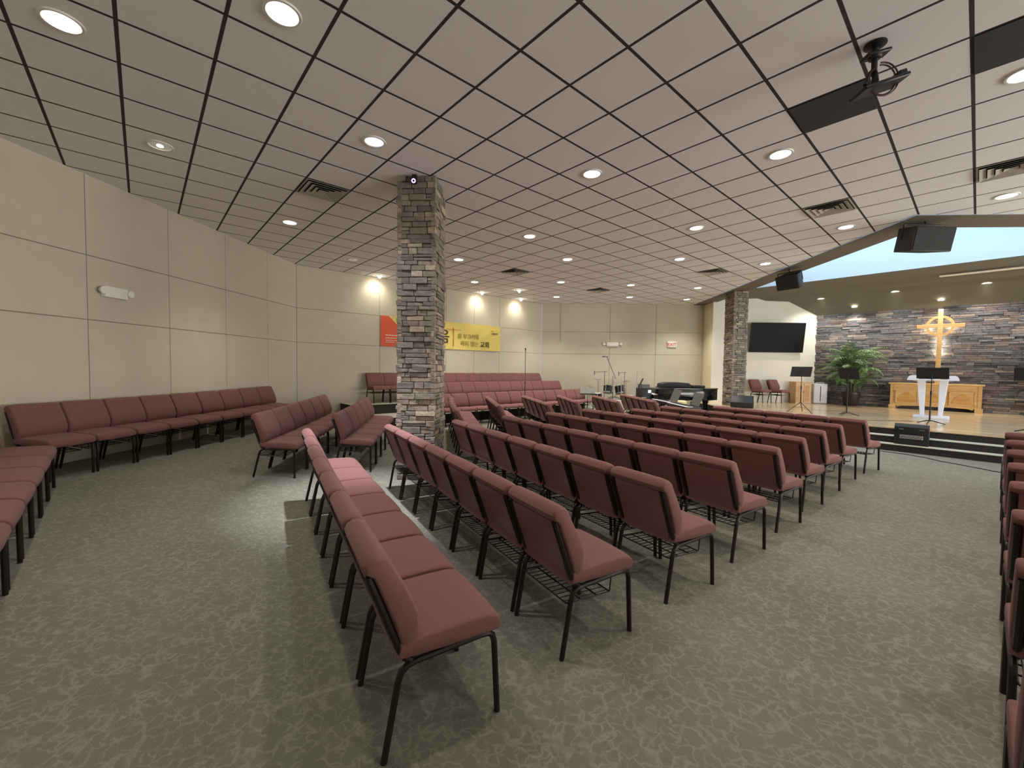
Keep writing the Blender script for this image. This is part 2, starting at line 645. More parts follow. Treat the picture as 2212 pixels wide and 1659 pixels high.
# ------------------------------------------------------------------ room shell
def build_floor():
    bm = new_bm()
    # left part: rising grid, rest: flat; the outline is the eight-sided room
    xs = [-6.35 + 0.25 * i for i in range(0, 25)]
    ys = [-1.2 + 0.25 * j for j in range(0, 74)]
    V = {}
    for i, x in enumerate(xs):
        for j, y in enumerate(ys):
            V[i, j] = bm.verts.new((x, y, zf(x, y)))
    for i in range(len(xs) - 1):
        for j in range(len(ys) - 1):
            x, y = xs[i] + .12, ys[j] + .12
            if y - x > 17.1 + 0.5 or x + y < -5.4:
                continue
            bm.faces.new((V[i, j], V[i + 1, j], V[i + 1, j + 1], V[i, j + 1]))
    xr, ye = xs[-1], ys[-1]
    add_poly(bm, [(xr, -5.3, 0), (16.1, -5.3, 0), (16.1, ye, 0), (xr, ye, 0)])
    add_poly(bm, [(-4.2, -1.2, 0), (-0.35 - 4.0, -5.3, 0), (xr, -5.3, 0), (xr, -1.2, 0)])
    bmesh.ops.remove_doubles(bm, verts=bm.verts, dist=1e-4)
    loose = [v for v in bm.verts if not v.link_faces]
    bmesh.ops.delete(bm, geom=loose, context='VERTS')
    for f in bm.faces:
        if f.normal.z < 0:
            f.normal_flip()
    o = struct('floor', bm, M_CARPET, smooth=True, fix=False)
    return o


build_floor()


def build_ceiling():
    bm = new_bm()
    add_poly(bm, [(-6.3, 1.36, H), (0.22, -5.17, H), (9.46, -5.17, H), (15.98, 1.36, H), (15.98, 7.33, H), (-6.3, 7.33, H)])
    add_poly(bm, [(-6.3, 7.33, H), (6.25, 7.33, H), (6.25, 17.1, H), (0.22, 17.1, H), (-6.3, 10.6, H)])
    for f in bm.faces:
        f.normal_update()
        if f.normal.z > 0:
            f.normal_flip()
    struct('ceiling', bm, M_CEIL, fix=False)


build_ceiling()


def panel_wall(name, p0, p1, nrm, zr, seams):
    """fabric panels on a dark backing; seams = distances along the wall; zr = (z0, z1, z2, z3)"""
    p0, p1 = Vector((p0[0], p0[1], 0)), Vector((p1[0], p1[1], 0))
    d = (p1 - p0)
    L = d.length
    d.normalize()
    n = Vector((nrm[0], nrm[1], 0)).normalized()
    M = Matrix(((d.x, n.x, 0, p0.x), (d.y, n.y, 0, p0.y), (0, 0, 1, 0), (0, 0, 0, 1)))
    bm = new_bm()
    add_box(bm, 0, L, -0.12, -0.02, zr[0], zr[-1] + 0.3, M)
    nb = len(bm.faces)
    cuts = [0.0] + list(seams) + [L]
    g = 0.0045
    panels = new_bm()
    for i in range(len(cuts) - 1):
        for j in range(len(zr) - 1):
            add_box(panels, cuts[i] + g, cuts[i + 1] - g, -0.025, 0.0, zr[j] + g, zr[j + 1] - g, M)
    bevel_all(panels, 0.004, 1)
    me = bpy.data.meshes.new('tmp')
    panels.to_mesh(me)
    panels.free()
    bm.from_mesh(me)
    bpy.data.meshes.remove(me)
    bmesh.ops.recalc_face_normals(bm, faces=bm.faces)
    bm.faces.ensure_lookup_table()
    for i, f in enumerate(bm.faces):
        f.material_index = 0 if i >= nb else 1
    return struct(name, bm, [M_PANEL, M_SEAM])


ZP = (-0.05, 2.2, 3.1, 4.25)
panel_wall('wall_left', (-6.3, 1.36), (-6.3, 10.6), (1, 0), ZP, [0.25 + 1.305 * k - .02 for k in range(1, 7)])
panel_wall('wall_back_left', (-6.3, 10.6), (0.22, 17.1), (1, -1), ZP, [2.27, 3.45, 4.6, 5.76, 6.93])
panel_wall('wall_back', (0.22, 17.1), (6.85, 17.1), (0, -1), ZP, [2.75, 4.58, 6.42])


def plain_wall(name, p0, p1, nrm, z0, z1, m, th=0.12):
    p0, p1 = Vector((p0[0], p0[1], 0)), Vector((p1[0], p1[1], 0))
    d = (p1 - p0)
    L = d.length
    d.normalize()
    n = Vector((nrm[0], nrm[1], 0)).normalized()
    M = Matrix(((d.x, n.x, 0, p0.x), (d.y, n.y, 0, p0.y), (0, 0, 1, 0), (0, 0, 0, 1)))
    bm = new_bm()
    add_box(bm, 0, L, -th, 0, z0, z1, M)
    return struct(name, bm, m)


plain_wall('wall_near_left', (-6.3, 1.36), (0.22, -5.17), (1, 1), -0.05, 4.5, M_PAINT)
plain_wall('wall_near', (0.22, -5.17), (9.46, -5.17), (0, 1), -0.05, 4.5, M_PAINT)
plain_wall('wall_near_right', (9.46, -5.17), (15.98, 1.36), (-1, 1), -0.05, 4.5, M_PAINT)
plain_wall('wall_right', (15.98, 1.36), (15.98, 8.0), (-1, 0), -0.05, 4.5, M_PAINT)
# stage: the wall with the television and the short return that closes it off at the left
plain_wall('wall_stage_left', (6.70, 16.3), (10.60, 16.3), (0, -1), -0.02, 4.5, M_PAINT, th=0.10)
plain_wall('wall_stage_return', (6.695, 16.32), (6.695, 17.1), (-1, 0), -0.02, 4.3, M_CREAM, th=0.10)
plain_wall('wall_right_return', (15.1, 8.0), (16.1, 8.0), (0, -1), -0.05, 4.5, M_PAINT, th=0.08)
plain_wall('wall_stage_right', (15.2, 7.94), (15.2, 11.53), (-1, 0), -0.02, 4.5, M_PAINT, th=0.10)


def clip(bm, co, no):
    g = list(bm.verts) + list(bm.edges) + list(bm.faces)
    bmesh.ops.bisect_plane(bm, geom=g, plane_co=co, plane_no=no, clear_outer=True)


def uv_pt(u, v, z=0.0):
    """stage frame: u along the stone wall, v towards it"""
    return Vector(((v - u) * S2, (v + u) * S2, z))


UV = Matrix(((-S2, S2, 0, 0), (S2, S2, 0, 0), (0, 0, 1, 0), (0, 0, 0, 1)))     # (u, v, z) -> world


def build_stage():
    # bulkhead over the stage: blue-lit face towards the hall, soffit curving down to the stone wall
    prof = [(14.42, 6.2), (14.42, 4.20), (14.60, 4.215), (17.40, 4.34), (17.62, 4.25), (18.22, 4.22), (18.95, 3.70)]
    bm = new_bm()
    add_poly(bm, [uv_pt(u, v, z) for u, v, z in ((5.9, 14.42, 6.2), (-4.4, 14.42, 6.2), (-4.4, 14.42, 4.205), (5.9, 14.42, 4.205))])
    for p in list(bm.verts):
        pass
    clip(bm, (6.85, 0, 0), (-1, 0, 0))
    clip(bm, (0, 7.93, 0), (0, -1, 0))
    struct('trim_1', bm, M_WELL)
    bm = new_bm()
    P = prof[1:]
    for i in range(len(P) - 1):
        add_poly(bm, [uv_pt(7.5, P[i][0], P[i][1]), uv_pt(-6.0, P[i][0], P[i][1]), uv_pt(-6.0, P[i + 1][0], P[i + 1][1]), uv_pt(7.5, P[i + 1][0], P[i + 1][1])])
    bmesh.ops.remove_doubles(bm, verts=bm.verts, dist=1e-4)
    clip(bm, (6.80, 0, 0), (-1, 0, 0))
    clip(bm, (0, 16.31, 0), (0, 1, 0))
    clip(bm, (15.25, 0, 0), (1, 0, 0))
    clip(bm, (0, 7.9, 0), (0, -1, 0))
    struct('ceiling_stage', bm, M_SOFFIT)
    # plaster border of the roof opening
    bm = new_bm()
    z = H - 0.004
    w = 0.60
    add_box(bm, 6.25, 6.25 + w, 7.33, 17.1, z - 0.012, z)
    add_box(bm, 6.25 + w, 15.98, 7.33, 7.33 + w, z - 0.012, z)
    struct('trim_2', bm, M_BEAM)
    bm = new_bm()
    add_box(bm, 6.25 + w - 0.03, 6.25 + w, 7.33 + w, 13.6, z, 6.2)
    add_box(bm, 6.25 + w, 12.6, 7.33 + w - 0.03, 7.33 + w, z, 6.2)
    struct('trim_3', bm, M_WELL)
    # roof window above the opening
    bm = new_bm()
    add_prism(bm, [(6.80, 7.88), (12.6, 7.88), (6.80, 13.7)], 6.2, 6.22)
    struct('window_1', bm, M_GLASS)
    # stage floor and the two carpeted steps
    se, s1, s2 = 16.9, 16.2, 16.55
    bm = new_bm()
    poly = [(5.9, se - 5.9), (se - 7.4, 7.4), (15.2, 7.4), (15.2, 11.53), (10.43, 16.3), (5.9, 16.3)]
    add_prism(bm, poly, ZS - 0.02, ZS)
    struct('floor_stage', bm, M_STAGE)
    bm = new_bm()
    poly = [(5.94, se + .03 - 5.94), (se + .03 - 7.4, 7.4), (15.2, 7.4), (15.2, 11.53), (10.43, 16.3), (5.94, 16.3)]
    add_prism(bm, poly, 0.0, ZS - 0.02)
    struct('trim_4', bm, M_RISER)
    for nm, a, zt in (('stage_step', s1, 0.14), ('stage_step', s2, 0.28)):
        bm = new_bm()
        poly = [(5.9, a - 5.9), (a - 7.2, 7.2), (se + .03 - 7.2, 7.2), (5.9, se + .03 - 5.9)]
        add_prism(bm, poly, 0.0, zt - 0.012)
        o = obj(nm, bm, M_RISER)
        o['kind'] = 'structure'
        bm = new_bm()
        a2 = a - 0.02
        poly = [(5.9, a2 - 5.9), (a2 - 7.2, 7.2), (se + .03 - 7.2, 7.2), (5.9, se + .03 - 5.9)]
        add_prism(bm, poly, zt - 0.012, zt)
        obj('tread', bm, M_TREAD, o)


build_stage()


def added_openings():  # unseen doors and windows, added to carry the fill lights
    M = Matrix(((S2, -S2, 0, 9.46), (S2, S2, 0, -5.17), (0, 0, 1, 0), (0, 0, 0, 1)))      # x along the near right wall, y into the hall
    bm = new_bm()
    for (x0, x1, z0, z1) in ((1.2, 8.0, 2.7, 2.8), (1.2, 1.3, 0, 2.7), (7.9, 8.0, 0, 2.7), (2.9, 3.0, 0, 2.7), (4.55, 4.65, 0, 2.7), (6.2, 6.3, 0, 2.7), (1.3, 7.9, 0, .12)):
        add_box(bm, x0, x1, .002, .08, z0, z1, M)
    w = struct('added_door_1', bm, M_TRIM)
    bm = new_bm()
    add_box(bm, 1.3, 7.9, .02, .03, .12, 2.7, M)
    obj('added_pane', bm, M_WELL, w)

    # windows added to the right wall, unseen, to go with its fill light
    bm = new_bm()
    for (a, b, c, d) in ((.35, .43, .2, 3.33), (6.77, 6.85, .2, 3.33), (.35, 6.85, .2, .28), (.35, 6.85, 3.25, 3.33), (2.45, 2.51, .2, 3.33), (4.68, 4.74, .2, 3.33)):
        add_box(bm, 15.92, 15.978, a, b, c, d)
    w = struct('added_window_2', bm, M_TRIM)
    bm = new_bm()
    add_box(bm, 15.955, 15.965, .43, 6.77, .28, 3.25)
    obj('added_pane', bm, M_WELL, w)


added_openings()

# ------------------------------------------------------------------ ledge stone
def stone_courses(bm, M, L, z0, z1, rng, hmin, hmax, lmin, lmax, pmin, pmax, depth=0.03, gap=0.004, ends=0.0):
    """stones on a face: M maps (along, out, z) to world"""
    z = z0
    while z < z1 - 0.012:
        h = min(rng.uniform(hmin, hmax), z1 - z)
        if z1 - (z + h) < hmin * .6:
            h = z1 - z
        s = -ends
        first = rng.uniform(lmin, lmax) * rng.uniform(.4, 1)
        while s < L + ends - 0.01:
            l = first if s <= -ends + 1e-6 else rng.uniform(lmin, lmax)
            if L + ends - (s + l) < lmin * .7:
                l = L + ends - s
            out = rng.uniform(pmin, pmax)
            split = rng.random() < 0.22 and h > hmin * 1.5
            spans = [(z, z + h)] if not split else [(z, z + h * .5), (z + h * .5, z + h)]
            for a, b in spans:
                o2 = out + rng.uniform(-.006, .006)
                vs = add_box(bm, s + gap, s + l - gap, -depth, o2, a + gap, b - gap, None)
                j = 0.007
                for q in vs:
                    if q.co.y > 0 or o2 <= 0:
                        q.co.y += rng.uniform(-j, j)
                        q.co.z += rng.uniform(-.003, .003)
                    q.co = M @ q.co
            s += l
        z += h


def stone_pillar(name, label, x0, x1, y0, y1, z0, z1, seed, hh, ll, camera=None):
    t = thing(name, label, 'pillar', ((x0 + x1) / 2, (y0 + y1) / 2, z0), 0, 'stone pillars')
    cx, cy = (x0 + x1) / 2, (y0 + y1) / 2
    w, d = (x1 - x0), (y1 - y0)
    rng = random.Random(seed)
    bm = new_bm()
    add_box(bm, -w / 2 + .02, w / 2 - .02, -d / 2 + .02, d / 2 - .02, 0, z1 - z0)
    obj('core', bm, M_GROUT, t)
    bm = new_bm()
    for (ang, L, off) in ((0, w, d / 2), (90, d, w / 2), (180, w, d / 2), (270, d, w / 2)):
        R = Matrix.Rotation(math.radians(ang), 4, 'Z')
        Mf = R @ Matrix(((1, 0, 0, -L / 2), (0, -1, 0, -off), (0, 0, 1, 0), (0, 0, 0, 1)))
        stone_courses(bm, Mf, L, 0.0, z1 - z0, random.Random(seed + 7), hh[0], hh[1], ll[0], ll[1], -.008, .022, depth=0.05, ends=0.012)
    bevel_all(bm, 0.005, 1)
    obj('stone_facing', bm, M_STONE, t)
    return t


stone_pillar('stone_pillar', 'tall ledge-stone pillar standing among the rows of burgundy chairs', -1.935, -1.415, 5.70, 6.29, 0.0, H - 0.003, 3, (.055, .10), (.12, .34))
stone_pillar('stone_pillar', 'ledge-stone pillar at the corner of the stage beside the television wall', 6.43, 6.86, 14.02, 14.66, 0.0, H - 0.02, 11, (.05, .085), (.12, .32))


def build_stonewall():
    bm = new_bm()
    v = 18.95
    u0, u1 = -3.2, 4.12
    M = UV @ Matrix(((-1, 0, 0, u1), (0, -1, 0, v), (0, 0, 1, 0), (0, 0, 0, 1)))
    add_box(bm, -.02, u1 - u0, -.12, -.02, ZS - .02, 3.74, M)
    nb = len(bm.faces)
    stone_courses(bm, M, u1 - u0, ZS, 3.74, random.Random(5), .05, .085, .16, .55, -.012, .02, depth=.03)
    bm.faces.ensure_lookup_table()
    for i, f in enumerate(bm.faces):
        f.material_index = 1 if i < nb else 0
    struct('wall_stage_stone', bm, [M_STONEWALL, M_GROUT])


build_stonewall()


# ------------------------------------------------------------------ ceiling fixtures
def tile_xy(b, a):
    """centre of a ceiling tile in grid steps"""
    return (GX + (b - a) * S2 * T, GY + (b + a) * S2 * T)


ORD = ['zeroth', 'first', 'second', 'third', 'fourth', 'fifth', 'sixth', 'seventh', 'eighth', 'ninth', 'tenth',
       'eleventh', 'twelfth', 'thirteenth', 'fourteenth']


def spot(name, parent, loc, rot, watts, color, size, blend, radius=0.05):
    d = bpy.data.lights.new(name, 'SPOT')
    d.energy = watts
    d.color = color
    d.spot_size = math.radians(size)
    d.spot_blend = blend
    d.shadow_soft_size = radius
    o = bpy.data.objects.new(name, d)
    o.location = loc
    o.rotation_euler = rot
    COL.objects.link(o)
    if parent:
        o.parent = parent
    return o


WARM = (1.0, 0.95, 0.87)


def recessed(b, a, label, kind='on', watts=None, color=None, spread=112, blend=0.9, z=None, xy=None, r=0.105):
    x, y = xy if xy else tile_xy(b, a)
    t = thing('recessed_light', label, 'ceiling light', (x, y, H if z is None else z), 0, 'recessed ceiling lights' if z is None else 'stage canopy lights')
    bm = new_bm()
    add_lathe(bm, [(r, -0.004), (r + .004, -0.012), (r + .022, -0.012), (r + .028, -0.004), (r + .028, 0.0), (r, 0.0), (r, -.004)], 32)
    obj('trim_ring', bm, M_TRIM, t, True)
    bm = new_bm()
    add_lathe(bm, [(0, -0.0075), (r * .6, -0.007), (r, -0.0045), (r, -0.001), (0, -0.001)], 32)
    obj('lens', bm, {'on': M_LAMP, 'cool': M_LAMPB, 'dim': M_LAMPO, 'off': M_LAMPO}[kind], t, True)
    if kind == 'dim' or kind == 'off':
        bm = new_bm()
        add_lathe(bm, [(0, -.02), (.02, -.018), (.032, -.012), (.034, -.007), (0, -.0065)], 16)
        obj('bulb', bm, M_LAMP if kind == 'dim' else M_LAMPO, t, True)
    if kind != 'off':
        spot('lamp', t, (0, 0, -0.03), (0, 0, 0), watts if watts is not None else LAMP_W * (.85 if y < 4.5 else 1.0 if y < 9.0 else 1.9), color or WARM, spread, blend, 0.07)
    if kind == 'cool':
        spot('lamp', t, (0, 0, -0.03), (0, 0, 0), 1000, (0.86, 0.91, 1.0), 46, 0.9, 0.05)
    return t


recessed(-2.5, 2.5, 'bright recessed ceiling light nearest the left wall, at the top left')
recessed(-0.5, 0.5, 'bright recessed ceiling light at the top, two tiles right of the leftmost one')
recessed(-1.5, 5.5, 'faint recessed ceiling light with a small glint near the left wall', 'dim', 18)
recessed(1.5, 2.5, 'bluish recessed ceiling light before the near stone pillar', 'cool', 130, (0.84, 0.90, 1.0), 104, 0.9)
recessed(5.5, 0.5, 'warm recessed ceiling light right of the near stone pillar, large and alone')
recessed(7.5, -2.5, 'recessed ceiling light between the charcoal tile and the ceiling vent by the stage')
recessed(7.5, -5.5, 'recessed ceiling light at the right edge below the second charcoal tile')
recessed(13.5, -5.5, 'recessed ceiling light at far right above the hanging speaker, under a vent')
recessed(1.5, 8.5, 'recessed ceiling light left of the near pillar, beyond the ceiling vent')
recessed(7.5, 4.5, 'recessed ceiling light just right of the near stone pillar, second deep')
recessed(10.5, 0.5, 'recessed ceiling light left of the vent nearest the stage corner')
recessed(13.5, -2.5, 'recessed ceiling light beside the edge of the roof opening, left of the large speaker')
recessed(7.5, 8.5, 'recessed ceiling light close behind the near stone pillar')
recessed(10.5, 5.5, 'recessed ceiling light above the middle of the choir chairs')
recessed(13.5, 2.5, 'recessed ceiling light left of the far vent by the small speaker')
recessed(16.5, 0.5, 'recessed ceiling light nearest the small hanging speaker')
recessed(10.5, 11.5, 'recessed ceiling light above the banner, beside a bare bulb lamp')
recessed(13.5, 8.5, 'recessed ceiling light between two vents above the choir corner')
recessed(16.5, 6.5, 'recessed ceiling light right of the smallest ceiling vent')
recessed(19.5, 4.5, 'recessed ceiling light above the piano near the stage pillar')
recessed(16.5, 11.5, 'small recessed ceiling light in front of the back wall, leftmost')
recessed(19.5, 8.5, 'small recessed ceiling light in front of the back wall, middle')
recessed(22.5, 6.5, 'small recessed ceiling light in front of the back wall, nearest the stage pillar')
recessed(4.5, 11.5, 'unlit recessed ceiling light close to the back left wall', 'off')
recessed(1.5, -2.5, 'recessed ceiling light overhead just above the top of the view', watts=LAMP_W * .7)
recessed(4.5, -5.5, 'recessed ceiling light over the right block of chairs, nearest')
recessed(1.5, -7.5, 'recessed ceiling light over the right block of chairs, farther right')


def wall_washer(b, a, label):
    x, y = tile_xy(b, a)
    t = thing('bare_bulb_downlight', label, 'ceiling light', (x, y, H), 0, 'bare bulb lamps washing the back left wall')
    bm = new_bm()
    add_lathe(bm, [(.07, -.002), (.075, -.012), (.095, -.012), (.10, -.002), (.07, -.002)], 24)
    obj('trim_ring', bm, M_TRIM, t, True)
    bm = new_bm()
    add_lathe(bm, [(0, -.085), (.022, -.08), (.04, -.06), (.046, -.04), (.036, -.012), (0, -.008)], 16)
    obj('bulb', bm, M_BULB, t, True)
    # thrown towards the wall at (-1, +1)
    spot('lamp', t, (0, 0, -.11), (math.radians(38), 0, math.radians(45)), 24, (1.0, 0.93, 0.78), 130, 1.0, 0.05)


wall_washer(6.5, 13.5, 'bare bulb downlight washing the wall left of the near pillar')
wall_washer(12.5, 13.5, 'bare bulb downlight washing the wall above the yellow banner')
wall_washer(13.5, 11.5, 'bare bulb downlight farther from the wall right of the banner')
wall_washer(15.5, 13.5, 'bare bulb downlight by the corner of the back walls')


def vent(b, a, label):
    x, y = tile_xy(b, a)
    t = thing('ceiling_vent', label, 'vent', (x, y, H), math.radians(45), 'square louvred ceiling vents')
    h = T / 2 - .012
    bm = new_bm()
    add_box(bm, -h, h, -h, h, -.004, -.001)
    obj('vent_backing', bm, M_VENTD, t)
    for s0, s1, zo, zi in ((1.0, .93, -.006, -.006), (.90, .70, -.026, -.005), (.66, .47, -.026, -.005), (.43, .25, -.026, -.005), (.20, .02, -.022, -.005)):
        bm = new_bm()
        rings = []
        for sc, zz in ((s0, zo), (s1, zi), (s1, zi + .003), (s0, zo + .003)):
            q = h * sc
            rings.append([bm.verts.new((px * q, py * q, zz)) for px, py in ((-1, -1), (1, -1), (1, 1), (-1, 1))])
        for i in range(4):
            A, B = rings[i], rings[(i + 1) % 4]
            for q in range(4):
                bm.faces.new((A[q], A[(q + 1) % 4], B[(q + 1) % 4], B[q]))
        obj('vent_frame' if s0 == 1.0 else 'louvre', bm, M_VENT, t)
    return t


vent(1.5, 5.5, 'square louvred ceiling vent left of the near stone pillar')
vent(10.5, 8.5, 'square louvred ceiling vent above the choir, beyond the near pillar')
vent(16.5, 8.5, 'smallest square louvred ceiling vent near the back wall')
vent(16.5, 2.5, 'square louvred ceiling vent left of the small hanging speaker')
vent(11.5, -2.5, 'square louvred ceiling vent near the large hanging speaker')
vent(11.5, -5.5, 'square louvred ceiling vent cut by the right edge of the view')

for (b, a, lab) in ((6.5, -3.5, 'charcoal ceiling tile below the hanging projector mount'),
                    (6.5, -5.5, 'charcoal ceiling tile at the upper right corner')):
    x, y = tile_xy(b, a)
    bm = new_bm()
    h = T / 2 - .010
    add_box(bm, -h, h, -h, h, -.006, 0)
    o = obj('dark_ceiling_tile', bm, M_DTILE, None, loc=(x, y, H - .001))
    o.rotation_euler = (0, 0, math.radians(45))
    tag(o, lab, 'ceiling tile', 'charcoal ceiling tiles')


# ------------------------------------------------------------------ chairs
def rail_path():
    """one side of the bronze tube frame in (y, z): rear leg, seat rail, front leg"""
    rear = [(-.262, 0.0), (-.205, .315), (-.192, .352), (-.165, .374), (-.13, .381)]
    rail = [(-.13, .381), (.0, .386), (.165, .392)]
    front = [(.165, .392), (.205, .389), (.229, .372), (.238, .34), (.258, 0.0)]
    return rear, rail, front


def cushion_profile():
    """side outline of the padded back in (y, z), front then rear"""
    return [(-.165, .445), (-.135, .475), (-.118, .53), (-.121, .58), (-.142, .64), (-.176, .71), (-.214, .78), (-.232, .815), (-.246, .838),
            (-.268, .852), (-.298, .852), (-.325, .838), (-.338, .812), (-.330, .785), (-.302, .765), (-.262, .665), (-.222, .56), (-.196, .47), (-.185, .445)]


def lofted(bm, prof, xs, insets, wscale=1.0):
    """loft an (y, z) outline along x; insets shrink the outline towards its middle"""
    cy = sum(p[0] for p in prof) / len(prof)
    cz = sum(p[1] for p in prof) / len(prof)
    rings = []
    for x, k in zip(xs, insets):
        ring = []
        for i, (y, z) in enumerate(prof):
            a, b = prof[i - 1], prof[(i + 1) % len(prof)]
            ty, tz = b[0] - a[0], b[1] - a[1]
            l = math.hypot(ty, tz) or 1
            ny, nz = tz / l, -ty / l          # one side
            sgn = 1 if (ny * (cy - y) + nz * (cz - z)) > 0 else -1
            ring.append(bm.verts.new((x, y + ny * sgn * k, z + nz * sgn * k)))
        rings.append(ring)
    n = len(prof)
    for i in range(len(rings) - 1):
        for j in range(n):
            bm.faces.new((rings[i][j], rings[i][(j + 1) % n], rings[i + 1][(j + 1) % n], rings[i + 1][j]))
    bm.faces.new(rings[0])
    bm.faces.new(rings[-1])


def make_chair(label, group, rack=True):
    t = thing('church_chair', label, 'chair', (0, 0, 0), 0, group)
    W = 0.2515
    # seat: padded block, domed, with a rolled front edge
    bm = new_bm()
    sp = [(-.205, .405), (-.205, .470), (-.19, .480), (-.10, .483), (.02, .486), (.12, .487), (.20, .484), (.242, .473), (.265, .452), (.273, .422), (.268, .400), (.25, .391), (.20, .390), (.0, .393)]
    xs = [-W, -W + .004, -W + .014, -W + .03, -W + .07, 0, W - .07, W - .03, W - .014, W - .004, W]
    ins = [.016, .008, .003, .001, -.003, -.006, -.003, .001, .003, .008, .016]
    lofted(bm, sp, xs, ins)
    obj('seat', bm, M_BURG, t, True)
    bm = new_bm()
    ins = [.014, .007, .003, .0, -.003, -.004, -.003, 0, .003, .007, .014]
    lofted(bm, cushion_profile(), xs, ins)
    obj('backrest', bm, M_BURG, t, True)
    # cloth panel closing the back between the two posts
    bm = new_bm()
    pr = [(-.190, .43), (-.192, .415), (-.205, .415), (-.216, .47), (-.246, .56), (-.286, .665), (-.322, .755), (-.326, .772), (-.310, .775)]
    lofted(bm, pr, [-W + .045, -W + .05, W - .05, W - .045], [.004, 0, 0, .004])
    obj('back_panel', bm, M_BURG, t, True)
    rear, rail, front = rail_path()
    for s in (-1, 1):
        x = s * .230
        bm = new_bm()
        add_tube(bm, [(x, y, z) for y, z in ((-.15, .385), (-.176, .405), (-.200, .45), (-.232, .53), (-.272, .64), (-.316, .755), (-.322, .775))], .0165, 8)
        obj('back_post', bm, M_FRAME, t, True)
    for s in (-1, 1):
        x = s * .238
        bm = new_bm()
        add_tube(bm, [(x, y, z) for y, z in rear], .0145, 8)
        obj('leg', bm, M_FRAME, t, True)
        bm = new_bm()
        add_tube(bm, [(x, y, z) for y, z in rail], .0145, 8)
        obj('seat_rail', bm, M_FRAME, t, True)
        bm = new_bm()
        add_tube(bm, [(x, y, z) for y, z in front], .0145, 8)
        obj('leg', bm, M_FRAME, t, True)
    if rack:
        bm = new_bm()
        for y, z in ((-.225, .300), (-.12, .292), (.0, .284), (.10, .280)):
            add_tube(bm, [(-.222, y, z), (.222, y, z)], .0045, 5)
        for k in range(11):
            x = -.2 + .04 * k
            add_tube(bm, [(x, -.225, .300), (x, .10, .280)], .003, 4)
        for s in (-1, 1):
            add_tube(bm, [(s * .222, -.225, .300), (s * .222, -.05, .287), (s * .222, .10, .280), (s * .230, .105, .383)], .0045, 5)
            add_tube(bm, [(s * .222, -.212, .300), (s * .236, -.205, .318)], .005, 5)
        obj('book_rack', bm, M_WIRE, t, True)
    return remember(t)


CHAIR = {}


def place_chair(x, y, ang, label, group, z=None, rack=True):
    """ang: direction (degrees) the sitter faces; the chair stands square to the floor"""
    a = math.radians(ang)
    f = Vector((math.cos(a), math.sin(a), 0))
    rgt = Vector((f.y, -f.x, 0))
    base = Vector((x, y, 0))
    if z is None:
        def P(lx, ly):
            q = base + rgt * lx + f * ly
            q.z = zf(q.x, q.y)
            return q
        A, B, C, D = P(-.236, -.26), P(.236, -.26), P(.236, .26), P(-.236, .26)
        up = ((C - A).cross(D - B)).normalized()
        if up.z < 0:
            up = -up
        pos = (A + B + C + D) / 4
        Y = (f - up * f.dot(up)).normalized()
        X = Y.cross(up)
        R = Matrix((X, Y, up)).transposed()
        rot = R.to_euler()
    else:
        pos = Vector((x, y, z))
        rot = Euler((0, 0, a - math.pi / 2))
    if rack not in CHAIR:
        c = CHAIR[rack] = make_chair(label, group, rack)
        c.location = pos
        c.rotation_euler = rot
        return c
    return dup(CHAIR[rack], pos, rot, label, group)


def row_from_right(foot, ang, n, pitch, labeler, group, rack=True):
    """foot = rear right foot of the right-hand end chair; ang = row direction, left to right"""
    a = math.radians(ang)
    d = Vector((math.cos(a), math.sin(a), 0))
    f = Vector((-d.y, d.x, 0))
    org = Vector((foot[0], foot[1], 0)) - d * .236 + f * .262
    for k in range(n):
        p = org - d * (pitch * k)
        place_chair(p.x, p.y, ang + 90, labeler(k, n), group, None, rack)


def ordlab(k, n, what, end, other):
    if k == 0:
        return what + ', first from ' + end
    if k == n - 1:
        return what + ', last at ' + other
    return what + ', ' + ORD[k + 1] + ' from ' + end


ROWN = ['rearmost row', 'second row', 'third row', 'fourth row', 'fifth row', 'sixth row', 'seventh row', 'eighth row', 'front row']
CENTRE = [((-.59, 1.58), -55.9, 7), ((.163, 2.23), -55.9, 7), ((.91, 2.84), -56.0, 7), ((1.65, 3.50), -54.6, 7), ((2.40, 4.20), -53.6, 7),
          ((3.05, 4.86), -54.5, 7), ((3.68, 5.48), -54.9, 6), ((4.36, 6.15), -56.5, 6), ((5.19, 6.80), -57.5, 5)]
for i, (foot, ang, n) in enumerate(CENTRE):
    rn = ROWN[i]
    row_from_right(foot, ang, n, .53,
                   lambda k, n, rn=rn: ordlab(k, n, 'burgundy chair in ' + rn + ' of centre block', 'aisle end', 'pillar end'),
                   rn + ' of centre block chairs', i > 0)


def row_from_left(p0, ang, n, pitch, labeler, group, z=None, top=True, ztop=.85):
    """p0 = upper rear edge of the back at the left-hand end; ang = row direction, left to right (as seen by the sitter)"""
    a = math.radians(ang)
    d = Vector((math.cos(a), math.sin(a), 0))
    f = Vector((-d.y, d.x, 0))
    org = Vector((p0[0], p0[1], 0)) + f * .335
    for k in range(n):
        p = org + d * (pitch * (k + .5))
        place_chair(p.x, p.y, ang + 90, labeler(k, n), group, z)


def side_row(far, near, n, desc, group, pitch=.53):
    """far block rows: far and near ends of the top of the backs"""
    far, near = Vector((far[0], far[1], 0)), Vector((near[0], near[1], 0))
    d = (near - far).normalized()
    ang = math.degrees(math.atan2(d.y, d.x))
    row_from_left((far.x, far.y), ang, n, pitch, lambda k, n: ordlab(k, n, 'burgundy chair in ' + desc, 'far end', 'near end'), group)


def lerp_end(p0, ang, L):
    return (p0[0] + math.cos(math.radians(ang)) * L, p0[1] + math.sin(math.radians(ang)) * L)


